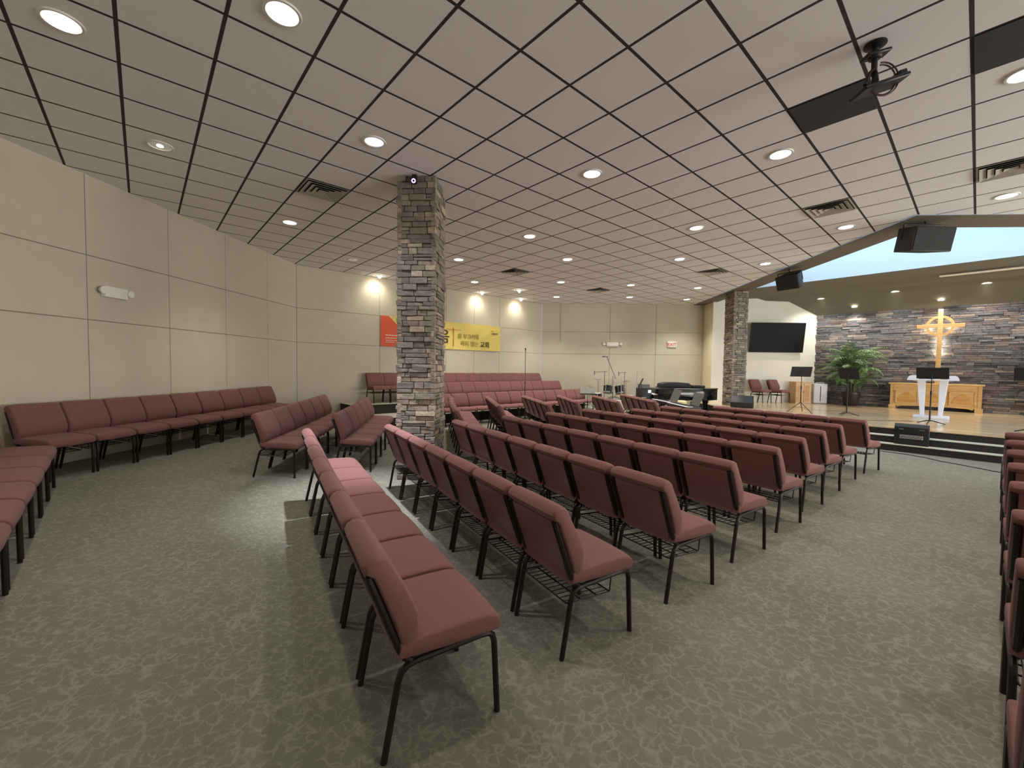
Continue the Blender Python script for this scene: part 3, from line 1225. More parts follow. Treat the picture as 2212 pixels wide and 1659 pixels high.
# rows left of the pillar, seen from in front (their backs run away from the camera)
pA = lerp_end((-3.84, 5.27), 101.69, 6 * .53)
side_row(pA, (-3.84, 5.27), 6, 'six-seat row left of near pillar', 'six-seat row left of the pillar')
pB = lerp_end((-3.03, 5.88), 102.62, 5 * .53)
side_row(pB, (-3.03, 5.88), 5, 'five-seat row beside near pillar', 'five-seat row left of the pillar')
side_row((-2.22, 10.16), (-1.42, 7.1), 6, 'first side row behind near pillar', 'row behind the near pillar')
side_row((-1.32, 10.75), (-.74, 8.06), 5, 'second side row behind near pillar', 'second side row right of the pillar')
side_row((-.40, 11.35), (.23, 8.81), 5, 'third side row behind near pillar', 'third side row right of the pillar')
side_row((.58, 11.67), (.93, 9.42), 4, 'fourth side row behind near pillar', 'fourth side row right of the pillar')
side_row((1.58, 11.90), (1.86, 9.97), 4, 'fifth side row before drums', 'fifth side row before the drums')
side_row((2.54, 12.73), (2.82, 10.09), 5, 'sixth side row beside keyboards', 'sixth side row beside the keyboards')

# along the left wall (the sitter faces +x; his left is +y)
row_from_left((-6.17, 4.4 + 9 * .53), -90.2, 9, .53,
              lambda k, n: ordlab(n - 1 - k, n, 'burgundy chair backed against left wall', 'camera end', 'far end'), 'row along the left wall')
# near left corner row, front feet on a line
for k in range(6):
    fx, fy = -5.36 + .400 * k, 4.28 - .376 * k
    a = 46.6
    f = Vector((math.cos(math.radians(a)), math.sin(math.radians(a))))
    rr = Vector((f.y, -f.x))
    c = Vector((fx, fy)) - f * .258 + rr * .236
    place_chair(c.x, c.y, a, ordlab(k, 6, 'burgundy chair in row cut by left edge', 'wall corner', 'camera end'), 'row cut by the left edge')

# right block: only its aisle ends are in view
for k in range(-1, 7):
    fx, fy = 2.37 + .683 * k, 2.16 + .652 * k
    a = 45.0
    f = Vector((math.cos(math.radians(a)), math.sin(math.radians(a))))
    rr = Vector((f.y, -f.x))
    for j in range(2):
        c = Vector((fx, fy)) - f * .258 + rr * (.236 + .53 * j)
        which = 'aisle-end chair' if j == 0 else 'second chair from the aisle'
        rowname = ('nearest row', 'second nearest row', 'third nearest row', 'fourth nearest row', 'fifth nearest row', 'sixth nearest row', 'seventh nearest row', 'front row by the steps')[k + 1]
        place_chair(c.x, c.y, a, 'burgundy ' + which + ' in the ' + rowname + ' of right block', 'right block chairs')

# choir: three rising rows along the back left wall
def choir_pt(u, d):
    """u along the back left wall, d in front of it"""
    return Vector(((u - 16.9 * S2) * S2 + d * S2, (u + 16.9 * S2) * S2 - d * S2, 0))


ZT2, ZT3 = 0.275, 0.545


def build_choir():
    def tier(name, u0, u1, d0, d1, z1):
        bm = new_bm()
        pts = [choir_pt(u0, d0), choir_pt(u1, d0), choir_pt(u1, d1), choir_pt(u0, d1)]
        add_prism(bm, [(p.x, p.y) for p in pts], 0.0, z1 - .012)
        t = obj(name, bm, M_DARKC)
        t['kind'] = 'structure'
        bm = new_bm()
        pts = [choir_pt(u0, d0), choir_pt(u1, d0), choir_pt(u1, d1 + .012), choir_pt(u0, d1 + .012)]
        add_prism(bm, [(p.x, p.y) for p in pts], z1 - .012, z1)
        obj('carpet_top', bm, M_TREAD, t)
    tier('choir_riser', 4.15, 12.15, 0.03, 0.97, ZT3)
    tier('choir_riser', 4.15, 12.6, 0.97, 1.95, ZT2)
    rows = ((4.78, 14, .20, ZT3, 'top choir row', .507), (6.36, 11, 1.15, ZT2, 'middle choir row', .513), (5.88, 12, 2.14, None, 'lowest choir row', .527))
    for u0, n, d, z, nm, pit in rows:
        for k in range(n):
            p = choir_pt(u0 + pit * (k + .5), d + .335)
            place_chair(p.x, p.y, -45, ordlab(n - 1 - k, n, 'burgundy chair in ' + nm, 'right-hand end', 'left-hand end'), nm, z if z is not None else 0.0)


build_choir()
# two chairs on the stage
for k, (x, y) in enumerate(((8.36, 15.93), (8.98, 15.86))):
    place_chair(x, y, -62, 'burgundy chair on the stage under the television, ' + ('left' if k == 0 else 'right') + ' one of two', 'two chairs on the stage', ZS)

# ------------------------------------------------------------------ devices on walls and ceiling
def emergency_light(label, M, w=.17, hx=.20):
    t = thing('emergency_light', label, 'emergency light', M.translation, 0, 'white emergency lights on the walls')
    t.matrix_world = M
    bm = new_bm()
    add_box(bm, -w, w, -.085, 0, -.08, .08)
    bevel_all(bm, .012, 2)
    obj('case', bm, M_OFFW, t, True)
    for s in (-1, 1):
        bm = new_bm()
        Mh = Matrix.Translation((s * hx, -.05, .01)) @ Matrix.Rotation(math.radians(90), 4, 'X')
        add_lathe(bm, [(0, 0.0), (.035, .0), (.05, .03), (.052, .05), (.04, .054), (0, .054)], 16, M=Mh)
        add_box(bm, min(s * (w - .01), s * hx), max(s * (w - .01), s * hx), -.05, -.02, -.01, .02)
        obj('lamp_head', bm, M_OFFW, t, True)
    return t


def frame(x, y, z, out):
    """matrix with local -y pointing out of a wall (out = 2D)"""
    n = Vector((out[0], out[1], 0)).normalized()
    Y = -n
    X = Y.cross(Vector((0, 0, 1)))
    return Matrix(((X.x, Y.x, 0, x), (X.y, Y.y, 0, y), (0, 0, 1, z), (0, 0, 0, 1)))


emergency_light('white emergency light box high on the left wall', frame(-6.297, 5.84, 2.63, (1, 0)))
emergency_light('white twin-head emergency light on the back wall above the drums', frame(3.07, 17.097, 2.60, (0, -1)), .235, .335)


def exit_sign():
    M = frame(5.43, 17.097, 2.62, (0, -1))
    t = thing('exit_sign', 'small white exit sign with red letters on the back wall above the piano', 'sign')
    t.matrix_world = M
    bm = new_bm()
    add_box(bm, -.175, .175, -.05, 0, -.115, .115)
    bevel_all(bm, .008, 2)
    obj('sign_case', bm, M_OFFW, t, True)
    text_obj('lettering', 'EXIT', .165, M_RED, t, Matrix.Translation((0, -.052, -.058)) @ Matrix.Rotation(math.radians(90), 4, 'X'), .001, 'CENTER', .004)


exit_sign()


def banner():
    # hangs on the back left wall; local x along the wall, local -y into the room
    M = frame(-3.03, 13.86, 0, (1, -1))
    Lb = 4.66
    t = thing('banner', 'long yellow and red cloth banner with Korean lettering on the back left wall', 'banner')
    t.matrix_world = M
    rng = random.Random(4)
    zt, zb = 3.115, 2.20

    def wave(x, z):
        f = (z - zb) / (zt - zb)
        w = .012 * math.sin(x * 4.1 + z * 3.0) + .008 * math.sin(x * 9.3 - z * 7.5) + .006 * math.sin((x * .6 - z) * 17)
        return -.035 - w * (.4 + .6 * (1 - abs(2 * f - 1)))

    def strip(name, m, left, right, nx, nz):
        """left(z), right(z): edges"""
        bm = new_bm()
        G = []
        for j in range(nz + 1):
            z = zb + (zt - zb) * j / nz
            a, b = left(z), right(z)
            G.append([bm.verts.new((a + (b - a) * i / nx, wave(a + (b - a) * i / nx, z), z)) for i in range(nx + 1)])
        for j in range(nz):
            for i in range(nx):
                bm.faces.new((G[j][i], G[j][i + 1], G[j + 1][i + 1], G[j + 1][i]))
        ext = bmesh.ops.extrude_face_region(bm, geom=list(bm.faces))
        for v in ext['geom']:
            if isinstance(v, bmesh.types.BMVert):
                v.co.y += .006
        return obj(name, bm, m, t, True)
    h = Lb / 2

    def diag(z):
        return -h + .25 + 1.05 * (zt - z) / (zt - zb) * 1.0
    strip('red_panel', M_BANR, lambda z: -h, diag, 10, 12)
    strip('yellow_panel', M_BANY, diag, lambda z: h, 60, 14)
    X90 = Matrix.Rotation(math.radians(90), 4, 'X')

    def txt(name, body, size, m, x, z, bold=0.0, sx=1.0):
        text_obj(name, body, size, m, t, Matrix.Translation((x, -.066, z)) @ X90, .0015, 'LEFT', bold, sx)
    txt('lettering', '복음', .50, M_INKB, -.83, 2.44, .004)
    txt('lettering', '을 부끄러워', .185, M_INKG, .42, 2.60, .002)
    txt('lettering', '하지 않는', .195, M_INKG, .53, 2.345, .002)
    txt('lettering', '교회', .235, M_INKB, 1.37, 2.325, .003)
    txt('lettering', 'VISION', .085, M_INKB, 1.92, 2.80, .002)
    txt('lettering', '2023', .06, M_INKG, 1.86, 2.90)
    for (a, b, c, d) in ((.225, .255, 2.30, 2.93), (-.05, .55, 2.86, 2.875)):
        bm = new_bm()
        add_box(bm, a, b, -.068, -.064, c, d)
        obj('cross_mark', bm, M_INKR, t)
    for j, (z, w, hh) in enumerate(((2.52, .62, .030), (2.44, .50, .022), (2.37, .42, .018), (2.32, .26, .018))):
        bm = new_bm()
        x = -h + .14
        r2 = random.Random(j)
        e = x + w
        while x < e:
            l = r2.uniform(.03, .09)
            add_box(bm, x, x + l, -.068, -.064, z, z + hh)
            x += l + .015
        obj('small_print', bm, M_INKW, t)


banner()


def tube_thing(name, label, cat, pts, r, m, group=None, seg=6):
    bm = new_bm()
    add_tube(bm, pts, r, seg)
    return tag(obj(name, bm, m, None, True), label, cat, group)


tube_thing('hanging_cord', 'thin cord hanging from the ceiling down the back wall near the corner', 'cord',
           [(.97, 17.06, H - .01), (.975, 17.06, 3.6), (.97, 17.06, 3.2), (.98, 17.06, 2.72), (.985, 17.05, 2.66)], .006, M_SEAM)
tube_thing('floor_cable', 'dark cable running from the stage steps across the carpet', 'cable',
           [(7.02, 8.80, .006), (7.26, 8.50, .006), (7.36, 8.20, .006), (7.36, 7.90, .006), (7.43, 7.68, .006), (7.49, 7.42, .006), (7.52, 7.22, .006), (7.60, 6.95, .006)], .007, M_BLACKM)
tube_thing('stage_cable', 'thin cable trailing over the stage floor left of the floor monitor', 'cable',
           [(7.62, 10.30, ZS + .005), (7.72, 10.55, ZS + .005), (8.0, 10.62, ZS + .005), (8.35, 10.5, ZS + .005), (8.75, 10.6, ZS + .005), (9.1, 10.5, ZS + .005)], .005, M_BLACKM)


def security_camera():
    t = thing('security_camera', 'small camera with violet glowing ring at the top of the near pillar', 'camera', (-1.69, 5.66, 4.14))
    bm = new_bm()
    add_box(bm, -.03, .03, -.03, .03, .0, .06)
    add_tube(bm, [(0, 0, .0), (0, -.01, -.02)], .016, 10)
    obj('bracket', bm, M_BLACK, t)
    Mh = Matrix.Translation((0, -.02, -.03)) @ Matrix.Rotation(math.radians(100), 4, 'X')
    bm = new_bm()
    add_lathe(bm, [(0, -.05), (.03, -.05), (.034, -.03), (.034, .03), (.0, .03)], 20, M=Mh)
    obj('body', bm, M_BLACK, t, True)
    bm = new_bm()
    add_lathe(bm, [(.016, .031), (.016, .034), (.029, .034), (.029, .031), (.016, .031)], 20, M=Mh)
    obj('led_ring', bm, M_LED, t, True)


security_camera()


def projector_mount():
    t = thing('projector_mount', 'black ceiling mount with arms, tray and cable loop hanging by the charcoal tile', 'mount', (2.66, 3.57, H))
    bm = new_bm()
    add_lathe(bm, [(0, 0), (.075, 0), (.075, -.012), (.03, -.03), (0, -.03)], 20)
    obj('ceiling_plate', bm, M_BLACK, t, True)
    bm = new_bm()
    add_tube(bm, [(0, 0, -.02), (0, 0, -.24)], .02, 10)
    add_lathe(bm, [(0, -.085), (.04, -.085), (.046, -.10), (.04, -.115), (0, -.115)], 14)
    obj('drop_pole', bm, M_BLACK, t, True)
    bm = new_bm()
    Mp = Matrix.Translation((0, 0, -.085)) @ Matrix.Rotation(math.radians(-14), 4, 'Y')
    add_box(bm, -.085, .10, -.05, .05, -.012, .012, Mp)
    bevel_all(bm, .006, 1)
    obj('upper_bracket', bm, M_BLACK, t, True)
    bm = new_bm()
    for dx, dy, r in ((-.10, -.05, .014), (.03, .04, .014), (-.02, -.07, .010)):
        add_tube(bm, [(0, 0, -.19), (dx * .6, dy * .6, -.25), (dx, dy, -.35)], r, 8)
    obj('arm', bm, M_BLACK, t, True)
    bm = new_bm()
    Mt = Matrix.Translation((.04, 0, -.335)) @ Matrix.Rotation(math.radians(-18), 4, 'Y')
    add_box(bm, -.17, .18, -.09, .09, -.014, .014, Mt)
    add_box(bm, .12, .18, -.07, .07, .014, .05, Mt)
    bevel_all(bm, .006, 1)
    obj('tray', bm, M_BLACK, t, True)
    bm = new_bm()
    for q in range(2):
        pts = [(.05 + (.12 - .015 * q) * math.cos(a) + .02, .01 * q, -.27 + (.13 - .012 * q) * math.sin(a)) for a in [math.radians(100 - 14 * i) for i in range(22)]]
        add_tube(bm, pts, .006, 6)
    obj('cable_loop', bm, mat('dark_red_cable', (.07, .025, .022, 1), .5), t, True)


projector_mount()


def hung_speaker(name, label, loc, yaw, tilt, w, h, d):
    t = thing(name, label, 'speaker', loc, 0, 'black speakers hung under the roof opening')
    R = Matrix.Rotation(yaw, 4, 'Z') @ Matrix.Rotation(tilt, 4, 'X')
    # front faces local -y
    bm = new_bm()
    poly = [(-w / 2, -d / 2), (w / 2, -d / 2), (w * .36, d / 2), (-w * .36, d / 2)]
    add_prism(bm, poly, -h / 2, h / 2, R)
    bevel_all(bm, .015, 2)
    obj('cabinet', bm, M_BLACK, t, True)
    bm = new_bm()
    add_box(bm, -w / 2 + .015, w / 2 - .015, -d / 2 - .012, -d / 2 + .002, -h / 2 + .015, h / 2 - .015, R)
    bevel_all(bm, .006, 1)
    obj('grille', bm, M_GRILLE, t, True)
    bm = new_bm()
    top = h * .62
    for s in (-1, 1):
        add_tube(bm, [R @ Vector((s * (w / 2 + .012), 0, 0)), R @ Vector((s * (w / 2 + .012), 0, top))], .013, 6)
    add_tube(bm, [R @ Vector((-(w / 2 + .012), 0, top)), R @ Vector((w / 2 + .012, 0, top))], .013, 6)
    c = R @ Vector((0, 0, top))
    add_tube(bm, [c, (c.x, c.y, H - loc[2] - .017)], .018, 8)
    obj('yoke_bracket', bm, M_BLACK, t, True)
    return t


hung_speaker('hung_speaker', 'large black loudspeaker hung at the near corner of the roof opening', (6.62, 7.66, 3.90), math.radians(6), math.radians(12), .72, .40, .42)
hung_speaker('hung_speaker', 'small black loudspeaker hung at the far end of the roof opening', (6.44, 11.05, 3.90), math.radians(-58), math.radians(22), .54, .36, .36)


# ------------------------------------------------------------------ stage furniture
def television():
    t = thing('television', 'large black flat television on the cream wall beside the stage pillar', 'television', (9.0, 16.29, 2.865))
    bm = new_bm()
    add_box(bm, -.98, .98, -.075, -.03, -.555, .555)
    bevel_all(bm, .006, 2)
    obj('housing', bm, M_BLACK, t, True)
    bm = new_bm()
    add_box(bm, -.965, .965, -.0775, -.074, -.54, .54)
    obj('screen', bm, M_SCREEN, t)
    bm = new_bm()
    add_box(bm, -.35, .35, -.03, .05, -.30, .10)
    obj('wall_bracket', bm, M_BLACKM, t)
    t.rotation_euler = (math.radians(7.5), 0, 0)
    t.location.y = 16.20


television()


def music_stand(label, x, y, z, face, desk_z, tilt, style='tripod', w=.52, h=.30, group='black music stands on the stage', top=None):
    """face: direction the desk surface looks at (degrees)"""
    t = thing('music_stand', label, 'music stand', (x, y, z), math.radians(face) + math.pi / 2, group)
    # local: player at -y; desk leans back towards +y
    R = Matrix.Translation((0, 0, desk_z)) @ Matrix.Rotation(math.radians(-tilt), 4, 'X')
    bm = new_bm()
    add_box(bm, -w / 2, w / 2, -.003, .003, -h / 2, h / 2, R)
    add_box(bm, -w / 2, w / 2, -.055, -.003, -h / 2, -h / 2 + .005, R)
    bevel_all(bm, .0015, 1)
    obj('desk', bm, top or M_BLACKM, t)
    bm = new_bm()
    p = R @ Vector((0, .012, 0))
    add_tube(bm, [(0, .03, .28), (0, .03, desk_z * .62)], .013, 10)
    add_tube(bm, [(0, .03, desk_z * .6), (0, .03, desk_z - .06), p], .009, 8)
    add_tube(bm, [(0, .03, desk_z * .58), (0, .03, desk_z * .65)], .018, 10)
    obj('pole', bm, M_BLACK, t, True)
    if style == 'tripod':
        for k in range(3):
            a = math.radians(90 + 120 * k + 30)
            bm = new_bm()
            add_tube(bm, [(0, .03, .30), (.34 * math.cos(a), .03 + .34 * math.sin(a), .012)], .009, 6)
            add_tube(bm, [(0, .03, .16), (.17 * math.cos(a), .03 + .17 * math.sin(a), .155)], .005, 6)
            obj('leg', bm, M_BLACK, t, True)
    else:
        bm = new_bm()
        add_tube(bm, [(0, .03, .06), (0, .03, .30)], .016, 10)
        obj('collar', bm, M_BLACK, t, True)
        for k in range(3):
            a = math.radians(90 + 120 * k)
            pts = [(0, .03, .085)] + [(q * math.cos(a), .03 + q * math.sin(a), zz) for q, zz in ((.06, .075), (.14, .05), (.22, .022), (.265, .010))]
            bm = new_bm()
            add_tube(bm, pts, [.012, .012, .011, .010, .009], 6)
            obj('leg', bm, M_BLACK, t, True)
    return t


music_stand('black music stand on tripod legs before the two stage chairs', 7.53, 12.25, ZS, 80, 1.165, 20, 'tripod')
music_stand('black music stand with curved feet in front of the potted palm', 8.40, 11.66, ZS, 30, 1.13, 24, 'curved', .46, .32)
music_stand('black music stand directly in front of the white lectern', 9.08, 10.06, ZS, 38, 1.17, 14, 'curved', .54, .26)
music_stand('black music stand at the right edge of the stage, only a foot in view', 9.85, 8.78, ZS, 38, 1.17, 14, 'curved', .54, .26)


def lectern():
    # stage frame: u to the left, v towards the stone wall; local x = -u, local y = v
    t = thing('lectern', 'white lectern with clear acrylic centre panel in front of the oak cabinet', 'lectern', uv_pt(.77, 15.28, ZS), math.radians(-45))
    bm = new_bm()
    add_box(bm, -.33, .33, -.17, .21, 0, .075)
    bevel_all(bm, .006, 2)
    obj('base', bm, M_WHITEL, t, True)
    for s in (-1, 1):
        bm = new_bm()
        A = [(s * .14, .075), (s * .225, .075), (s * .30, .985), (s * .135, .985)]
        A = [(s * .125, .075), (s * .205, .075), (s * .285, .985), (s * .125, .985)]
        M = Matrix(((1, 0, 0, 0), (0, 0, -1, .1), (0, 1, 0, 0), (0, 0, 0, 1)))
        add_prism(bm, A, -.02, .16, M)
        bevel_all(bm, .004, 1)
        obj('post', bm, M_WHITEL, t, True)
    bm = new_bm()
    add_box(bm, -.12, .12, .02, .034, .10, .96)
    obj('acrylic_panel', bm, M_ACRYL, t)
    bm = new_bm()
    add_box(bm, -.09, .09, -.005, .05, .075, .30)
    bevel_all(bm, .004, 1)
    obj('acrylic_block', bm, M_ACRYL, t)
    bm = new_bm()
    P = [(-.47, .0), (.47, .0), (.47, .02), (.44, .10), (.40, .125), (.30, .125), (.27, .03), (-.27, .03), (-.30, .125), (-.40, .125), (-.44, .10), (-.47, .02)]
    M = Matrix(((1, 0, 0, 0), (0, 0, -1, .24), (0, 1, 0, .985), (0, 0, 0, 1)))
    add_prism(bm, P, .0, .42, M)
    obj('reading_top', bm, M_WHITEL, t)
    return t


lectern()


def altar_cabinet():
    t = thing('altar_cabinet', 'long golden oak cabinet with carved arched panels against the stone wall', 'cabinet', uv_pt(.90, 18.70, ZS), math.radians(-45))
    W, D = 1.03, .19
    bm = new_bm()
    add_box(bm, -W + .02, W - .02, -D + .02, D, .12, .80)
    obj('body', bm, M_OAK, t)
    bm = new_bm()
    add_box(bm, -W - .03, W + .03, -D - .03, D + .01, .80, .845)
    bevel_all(bm, .01, 2)
    obj('top', bm, M_OAK, t, True)
    for s in (-1, 1):
        bm = new_bm()
        x0, x1 = sorted((s * (W - .16), s * (W + .01)))
        add_box(bm, x0, x1, -D - .01, D, 0, .12)
        bevel_all(bm, .006, 1)
        obj('plinth_foot', bm, M_OAK, t, True)
        for q in (0, 1):
            pass
    bm = new_bm()
    prof = [(-W + .16, .12), (-W + .20, .07), (-W + .30, .10), (-.2, .125), (.2, .125), (W - .30, .10), (W - .20, .07), (W - .16, .12), (W - .16, .14), (-W + .16, .14)]
    M = Matrix(((1, 0, 0, 0), (0, 0, -1, -D + .03), (0, 1, 0, 0), (0, 0, 0, 1)))
    add_prism(bm, prof, 0, .02, M)
    obj('apron', bm, M_OAK, t)
    for cx in (-.61, .0, .61):
        bm = new_bm()
        add_box(bm, cx - .27, cx + .27, -D + .008, -D + .02, .19, .60)
        for (a, b, c, d) in ((cx - .27, cx + .27, .58, .60), (cx - .27, cx + .27, .19, .21), (cx - .27, cx - .25, .19, .60), (cx + .25, cx + .27, .19, .60)):
            add_box(bm, a, b, -D - .012, -D + .012, c, d)
        p = obj('carved_panel', bm, M_OAK, t)
        bm = new_bm()
        A = [(cx - .21, .245), (cx + .21, .245), (cx + .21, .33), (cx + .165, .39), (cx + .15, .45), (cx + .085, .475), (cx + .06, .525), (cx, .545), (cx - .06, .525), (cx - .085, .475), (cx - .15, .45), (cx - .165, .39), (cx - .21, .33)]
        add_prism(bm, A, 0, .014, Matrix(((1, 0, 0, 0), (0, 0, -1, -D + .008), (0, 1, 0, 0), (0, 0, 0, 1))))
        bevel_all(bm, .003, 1)
        obj('arched_relief', bm, M_OAKD, p)
    bm = new_bm()
    for xx in (-W + .1, W - .1, -.31, .31):
        add_box(bm, xx - .006, xx + .006, -D + .012, -D + .022, .16, .78)
    obj('frame_line', bm, M_OAKD, t)
    return t


altar_cabinet()


def wall_cross():
    t = thing('wall_cross', 'tall wooden ringed cross glowing from behind on the stone wall', 'cross', uv_pt(.845, 18.86, 0), math.radians(-45))
    bm = new_bm()
    add_box(bm, -.058, .058, -.10, -.045, 1.25, 3.62)
    bevel_all(bm, .006, 2)
    obj('upright', bm, M_OAK, t, True)
    bm = new_bm()
    poly = [(-.53, 3.03), (-.40, 3.035), (.40, 3.035), (.53, 3.03), (.53, 3.155), (.40, 3.145), (-.40, 3.145), (-.53, 3.155)]
    add_prism(bm, poly, .045, .098, Matrix(((1, 0, 0, 0), (0, 0, -1, 0), (0, 1, 0, 0), (0, 0, 0, 1))))
    bevel_all(bm, .005, 1)
    obj('crossbar', bm, M_OAK, t, True)
    bm = new_bm()
    N = 48
    R = []
    for k in range(N):
        a = 2 * math.pi * k / N
        R.append([bm.verts.new((r * math.cos(a), y, 3.09 + r * math.sin(a))) for r, y in ((.25, -.094), (.325, -.094), (.325, -.05), (.25, -.05))])
    for k in range(N):
        A, B = R[k], R[(k + 1) % N]
        for q in range(4):
            bm.faces.new((A[q], A[(q + 1) % 4], B[(q + 1) % 4], B[q]))
    obj('ring', bm, M_OAK, t, True)
    bm = new_bm()
    for (a, b, c, d) in ((-.03, .03, 2.14, 2.78), (-.42, -.06, 3.07, 3.11), (.06, .42, 3.07, 3.11)):
        add_box(bm, a, b, -.044, -.036, c, d)
    obj('light_strip', bm, M_LEDW, t)
    for zz, w_, xx in ((2.62, 3.0, 0), (2.28, 3.0, 0), (3.0, 2.4, -.24), (3.0, 2.4, .24)):
        d = bpy.data.lights.new('backlight', 'POINT')
        d.energy = w_
        d.color = (1.0, .94, .74)
        d.shadow_soft_size = .03
        o = bpy.data.objects.new('backlight', d)
        COL.objects.link(o)
        o.parent = t
        o.location = (xx, -.02 + .0, zz)
    return t


wall_cross()


def oak_box():
    t = thing('oak_stand', 'small golden oak cabinet standing beside the stage chairs', 'cabinet', (9.83, 16.03, ZS))
    bm = new_bm()
    add_box(bm, -.27, .27, -.20, .20, 0, .76)
    obj('body', bm, M_OAK, t)
    bm = new_bm()
    add_box(bm, -.29, .29, -.22, .21, .76, .79)
    bevel_all(bm, .008, 2)
    obj('top', bm, M_OAK, t, True)
    for cx in (-.13, .13):
        bm = new_bm()
        add_box(bm, cx - .115, cx + .115, -.215, -.20, .05, .72)
        d = obj('door', bm, M_OAK, t)
        bm = new_bm()
        add_box(bm, cx - .075, cx + .075, -.222, -.214, .10, .67)
        bevel_all(bm, .004, 1)
        obj('raised_panel', bm, M_OAKD, d)
    bm = new_bm()
    add_box(bm, -.03, -.012, -.235, -.215, .40, .43)
    add_box(bm, .012, .03, -.235, -.215, .40, .43)
    obj('knob', bm, M_BRASS, t)


oak_box()
o = box_obj('narrow_cabinet', 7.62, 7.74, 16.05, 16.27, ZS, ZS + .78, M_OAK, None, .006)
tag(o, 'narrow golden oak cabinet side showing just right of the stage pillar', 'cabinet')


def purifier():
    t = thing('air_purifier', 'tall white air purifier with dark slot beside the small oak cabinet', 'air purifier', (10.43, 15.88, ZS), math.radians(-17))
    bm = new_bm()
    add_box(bm, -.215, .215, -.12, .12, .012, .735)
    bevel_all(bm, .035, 4)
    obj('body', bm, M_WHITE, t, True)
    bm = new_bm()
    add_box(bm, -.012, .012, -.1215, -.1, .09, .64)
    obj('slot', bm, M_BLACK, t)
    bm = new_bm()
    add_tube(bm, [(-.13, 0, .72), (-.125, 0, .755), (-.10, 0, .77), (.10, 0, .77), (.125, 0, .755), (.13, 0, .72)], .011, 8)
    obj('handle', bm, M_WHITE, t, True)
    bm = new_bm()
    add_box(bm, -.20, .20, -.11, .11, 0, .014)
    obj('foot', bm, M_DGREY, t)


purifier()


def palm(label, loc, seed, group, scale=1.0):
    t = thing('potted_palm', label, 'plant', loc, 0, group)
    bm = new_bm()
    add_lathe(bm, [(0, 0), (.185, 0), (.20, .02), (.255, .40), (.27, .41), (.27, .47), (.245, .47), (.235, .40), (.0, .40)], 28)
    obj('pot', bm, M_POT, t, True)
    bm = new_bm()
    add_lathe(bm, [(0, .425), (.10, .42), (.236, .405)], 20)
    obj('soil', bm, M_SOIL, t, True)
    rng = random.Random(seed)
    stems = new_bm()
    leaf = new_bm()
    n = 58
    for k in range(n):
        az = 2 * math.pi * (k * .381966) + rng.uniform(-.25, .25)
        el = rng.uniform(-.15, 1.0)                    # 1 = upright
        L = rng.uniform(1.0, 1.45) * scale
        base = Vector((.10 * rng.uniform(-1, 1), .10 * rng.uniform(-1, 1), .42))
        h0 = rng.uniform(.08, 1.0) * scale
        d = Vector((math.cos(az), math.sin(az), 0))
        pts = []
        pitch = math.radians(58 + 30 * el)
        p = base + Vector((0, 0, h0)) + d * .04
        add_tube(stems, [base, base + Vector((0, 0, h0 * .5)) + d * .015, p], .011, 5, r2=.007)
        step = L / 11
        for i in range(12):
            pts.append(p.copy())
            p = p + (d * math.cos(pitch) + Vector((0, 0, math.sin(pitch)))) * step
            pitch -= math.radians(8.5 + 5.5 * (1 - el)) * (0.5 + i * .11)
        add_tube(stems, pts, .006, 4, r2=.002)
        side = d.cross(Vector((0, 0, 1)))
        for i in range(2, 12):
            for q in (0, .5):
                a = pts[i - 1].lerp(pts[i], q)
                tg = (pts[i] - pts[i - 1]).normalized()
                f = (i + q) / 11.0
                l = .34 * math.sin(math.pi * min(1, .16 + .84 * f) ** .8) * scale + .05
                for s in (-1, 1):
                    dirv = (tg * .75 + side * s * .75 + Vector((0, 0, -.10 + rng.uniform(-.08, .05)))).normalized()
                    nrm = dirv.cross(tg).normalized()
                    wv = nrm.cross(dirv).normalized() * .017
                    m1 = a + dirv * l * .45 + Vector((0, 0, -.012))
                    e = a + dirv * l + Vector((0, 0, -.09 * l / .3))
                    v = [leaf.verts.new(x) for x in (a, m1 + wv, e, m1 - wv)]
                    leaf.faces.new(v)
    W = Matrix.Translation(loc)
    for b in (stems, leaf):                       # fronds press flat where they meet the wall
        for v in b.verts:
            q = W @ v.co
            vv = (q.x + q.y) * S2
            if vv > 18.78:
                k = (vv - 18.78)
                k = (k - .10 * k / (k + .3)) * S2
                v.co.x -= k
                v.co.y -= k
    obj('stem', stems, M_STEM, t, True)
    obj('foliage', leaf, M_LEAF, t, False, fix=False)
    return t


palm('leafy green potted palm in a dark pot left of the oak cabinet', (10.98, 15.10, ZS), 2, 'potted palms by the stone wall')
palm('potted palm in the shade at the right edge before the stone wall', (14.05, 11.70, ZS), 9, 'potted palms by the stone wall', .8)


